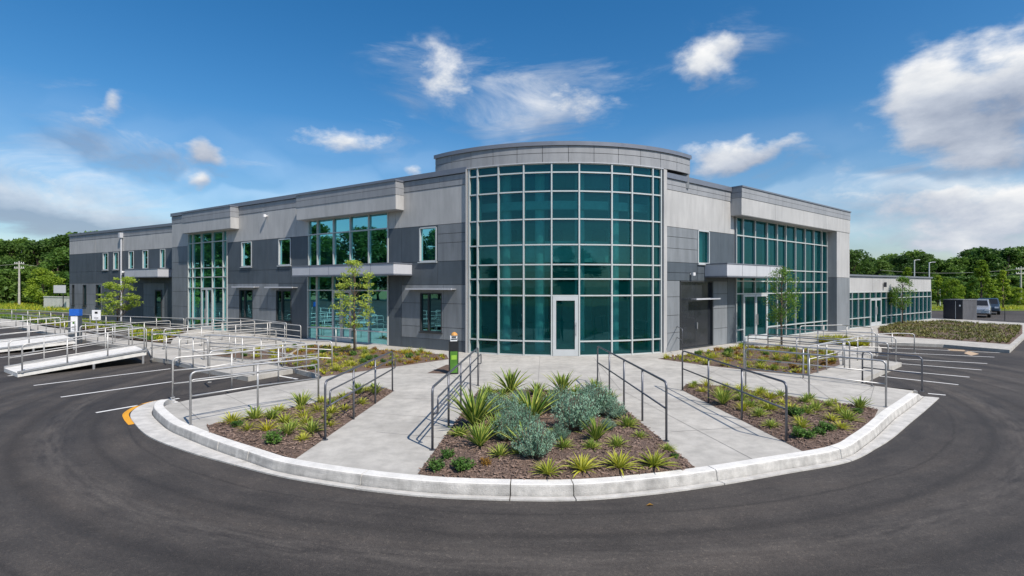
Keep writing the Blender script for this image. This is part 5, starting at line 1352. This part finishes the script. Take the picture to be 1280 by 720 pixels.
# high wisps: streaky, half transparent, in loose drifts
Ms0, Hs0 = Ms, Hs; Ms = None; Hs = None
for (x, y, rx_, ry_, wt) in [(690, 130, 110, 55, 1.2), (640, 165, 60, 25, .9), (90, 240, 150, 55, 1.5), (60, 275, 160, 30, 1.5), (130, 150, 60, 50, .8), (200, 200, 90, 40, .8), (450, 180, 80, 35, .7), (520, 90, 70, 45, .7), (920, 70, 70, 40, .7), (1100, 250, 150, 45, 1.1), (1200, 290, 160, 30, 1.2), (330, 230, 120, 30, .6), (950, 205, 90, 30, .7), (60, 150, 60, 40, .4), (1240, 200, 120, 60, 1.0)]:
    ca = math.atan((x - 640) / F); ce = math.atan((HY - y) / F * math.cos(ca)); c_ = math.cos(ca)
    one(ca, ce, rx_ / F * c_ * c_, ry_ / F * c_, wt)
for (a, e, ra, re, wt) in ((1.6, .4, .5, .2, .9), (2.6, .5, .6, .2, .9), (3.05, .2, .35, .12, 1.3), (-2.75, .3, .35, .12, 1.3), (-1.6, .35, .5, .2, .9), (-2.6, .6, .5, .2, .9)): one(a, e, ra, re, wt)
mw = node(nt, 'ShaderNodeMapping'); mw.inputs['Rotation'].default_value = (.2, .5, .3); mw.inputs['Scale'].default_value = (1, 1, 3.2); nt.links.new(nv.outputs[0], mw.inputs[0])
nW = noise_n(nt, mw.outputs[0], 3.6, 10, .64, 1.1)
wd = mth(nt, 'ADD', Ms, mth(nt, 'MULTIPLY', mth(nt, 'SUBTRACT', nW, .55), 4.0))
wn = node(nt, 'ShaderNodeMapRange'); wn.interpolation_type = 'SMOOTHSTEP'; nt.links.new(wd, wn.inputs[0]); wn.inputs[1].default_value = .1; wn.inputs[2].default_value = 2.2; wn.inputs[4].default_value = .8
wk = node(nt, 'ShaderNodeMapRange'); nt.links.new(Ms, wk.inputs[0]); wk.inputs[1].default_value = .03; wk.inputs[2].default_value = .5
wis = mth(nt, 'MULTIPLY', wn.outputs[0], wk.outputs[0])
Ms, Hs = Ms0, Hs0
den3 = mth(nt, 'MAXIMUM', mth(nt, 'MAXIMUM', den2, veil2), wis, clamp=True)
hh = mth(nt, 'DIVIDE', Hs, mth(nt, 'MAXIMUM', Ms, .05))
sh = mth(nt, 'ADD', mth(nt, 'MULTIPLY', hh, .48), mth(nt, 'ADD', .56, mth(nt, 'ADD', mth(nt, 'MULTIPLY', mth(nt, 'SUBTRACT', nA, .5), 1.7), mth(nt, 'MULTIPLY', mth(nt, 'SUBTRACT', nB, .5), 1.2))))
ccol = ramp(nt, sh, [(.05, (2.0, 2.4, 3.2)), (.45, (3.7, 4.05, 4.7)), (.8, (5.6, 5.75, 5.95)), (1.0, (6.6, 6.6, 6.6))])
ccs = mixc(nt, den3, gm.outputs[0], ccol)
nt.links.new(ccs, bg.inputs[0])
w.cycles.sampling_method = 'MANUAL'; w.cycles.sample_map_resolution = 512

cam = bpy.data.cameras.new('camera'); co = bpy.data.objects.new('camera', cam); col.objects.link(co)
cam.sensor_width = 36; cam.lens = 18; cam.clip_end = 4000; cam.shift_y = -2 / 1280
co.location = (0, 0, CAMZ); co.rotation_euler = (R(90), 0, 0); scn.camera = co
scn.render.resolution_x, scn.render.resolution_y = 1024, 576
vs = scn.view_settings; vs.view_transform = 'Standard'; vs.look = 'None'; vs.exposure = 0.3; vs.gamma = 1; vs.use_curve_mapping = False
scn.cycles.max_bounces = 6; scn.cycles.transparent_max_bounces = 8; scn.cycles.diffuse_bounces = 3; scn.cycles.glossy_bounces = 3
scn.cycles.caustics_reflective = False; scn.cycles.caustics_refractive = False; scn.cycles.use_denoising = True
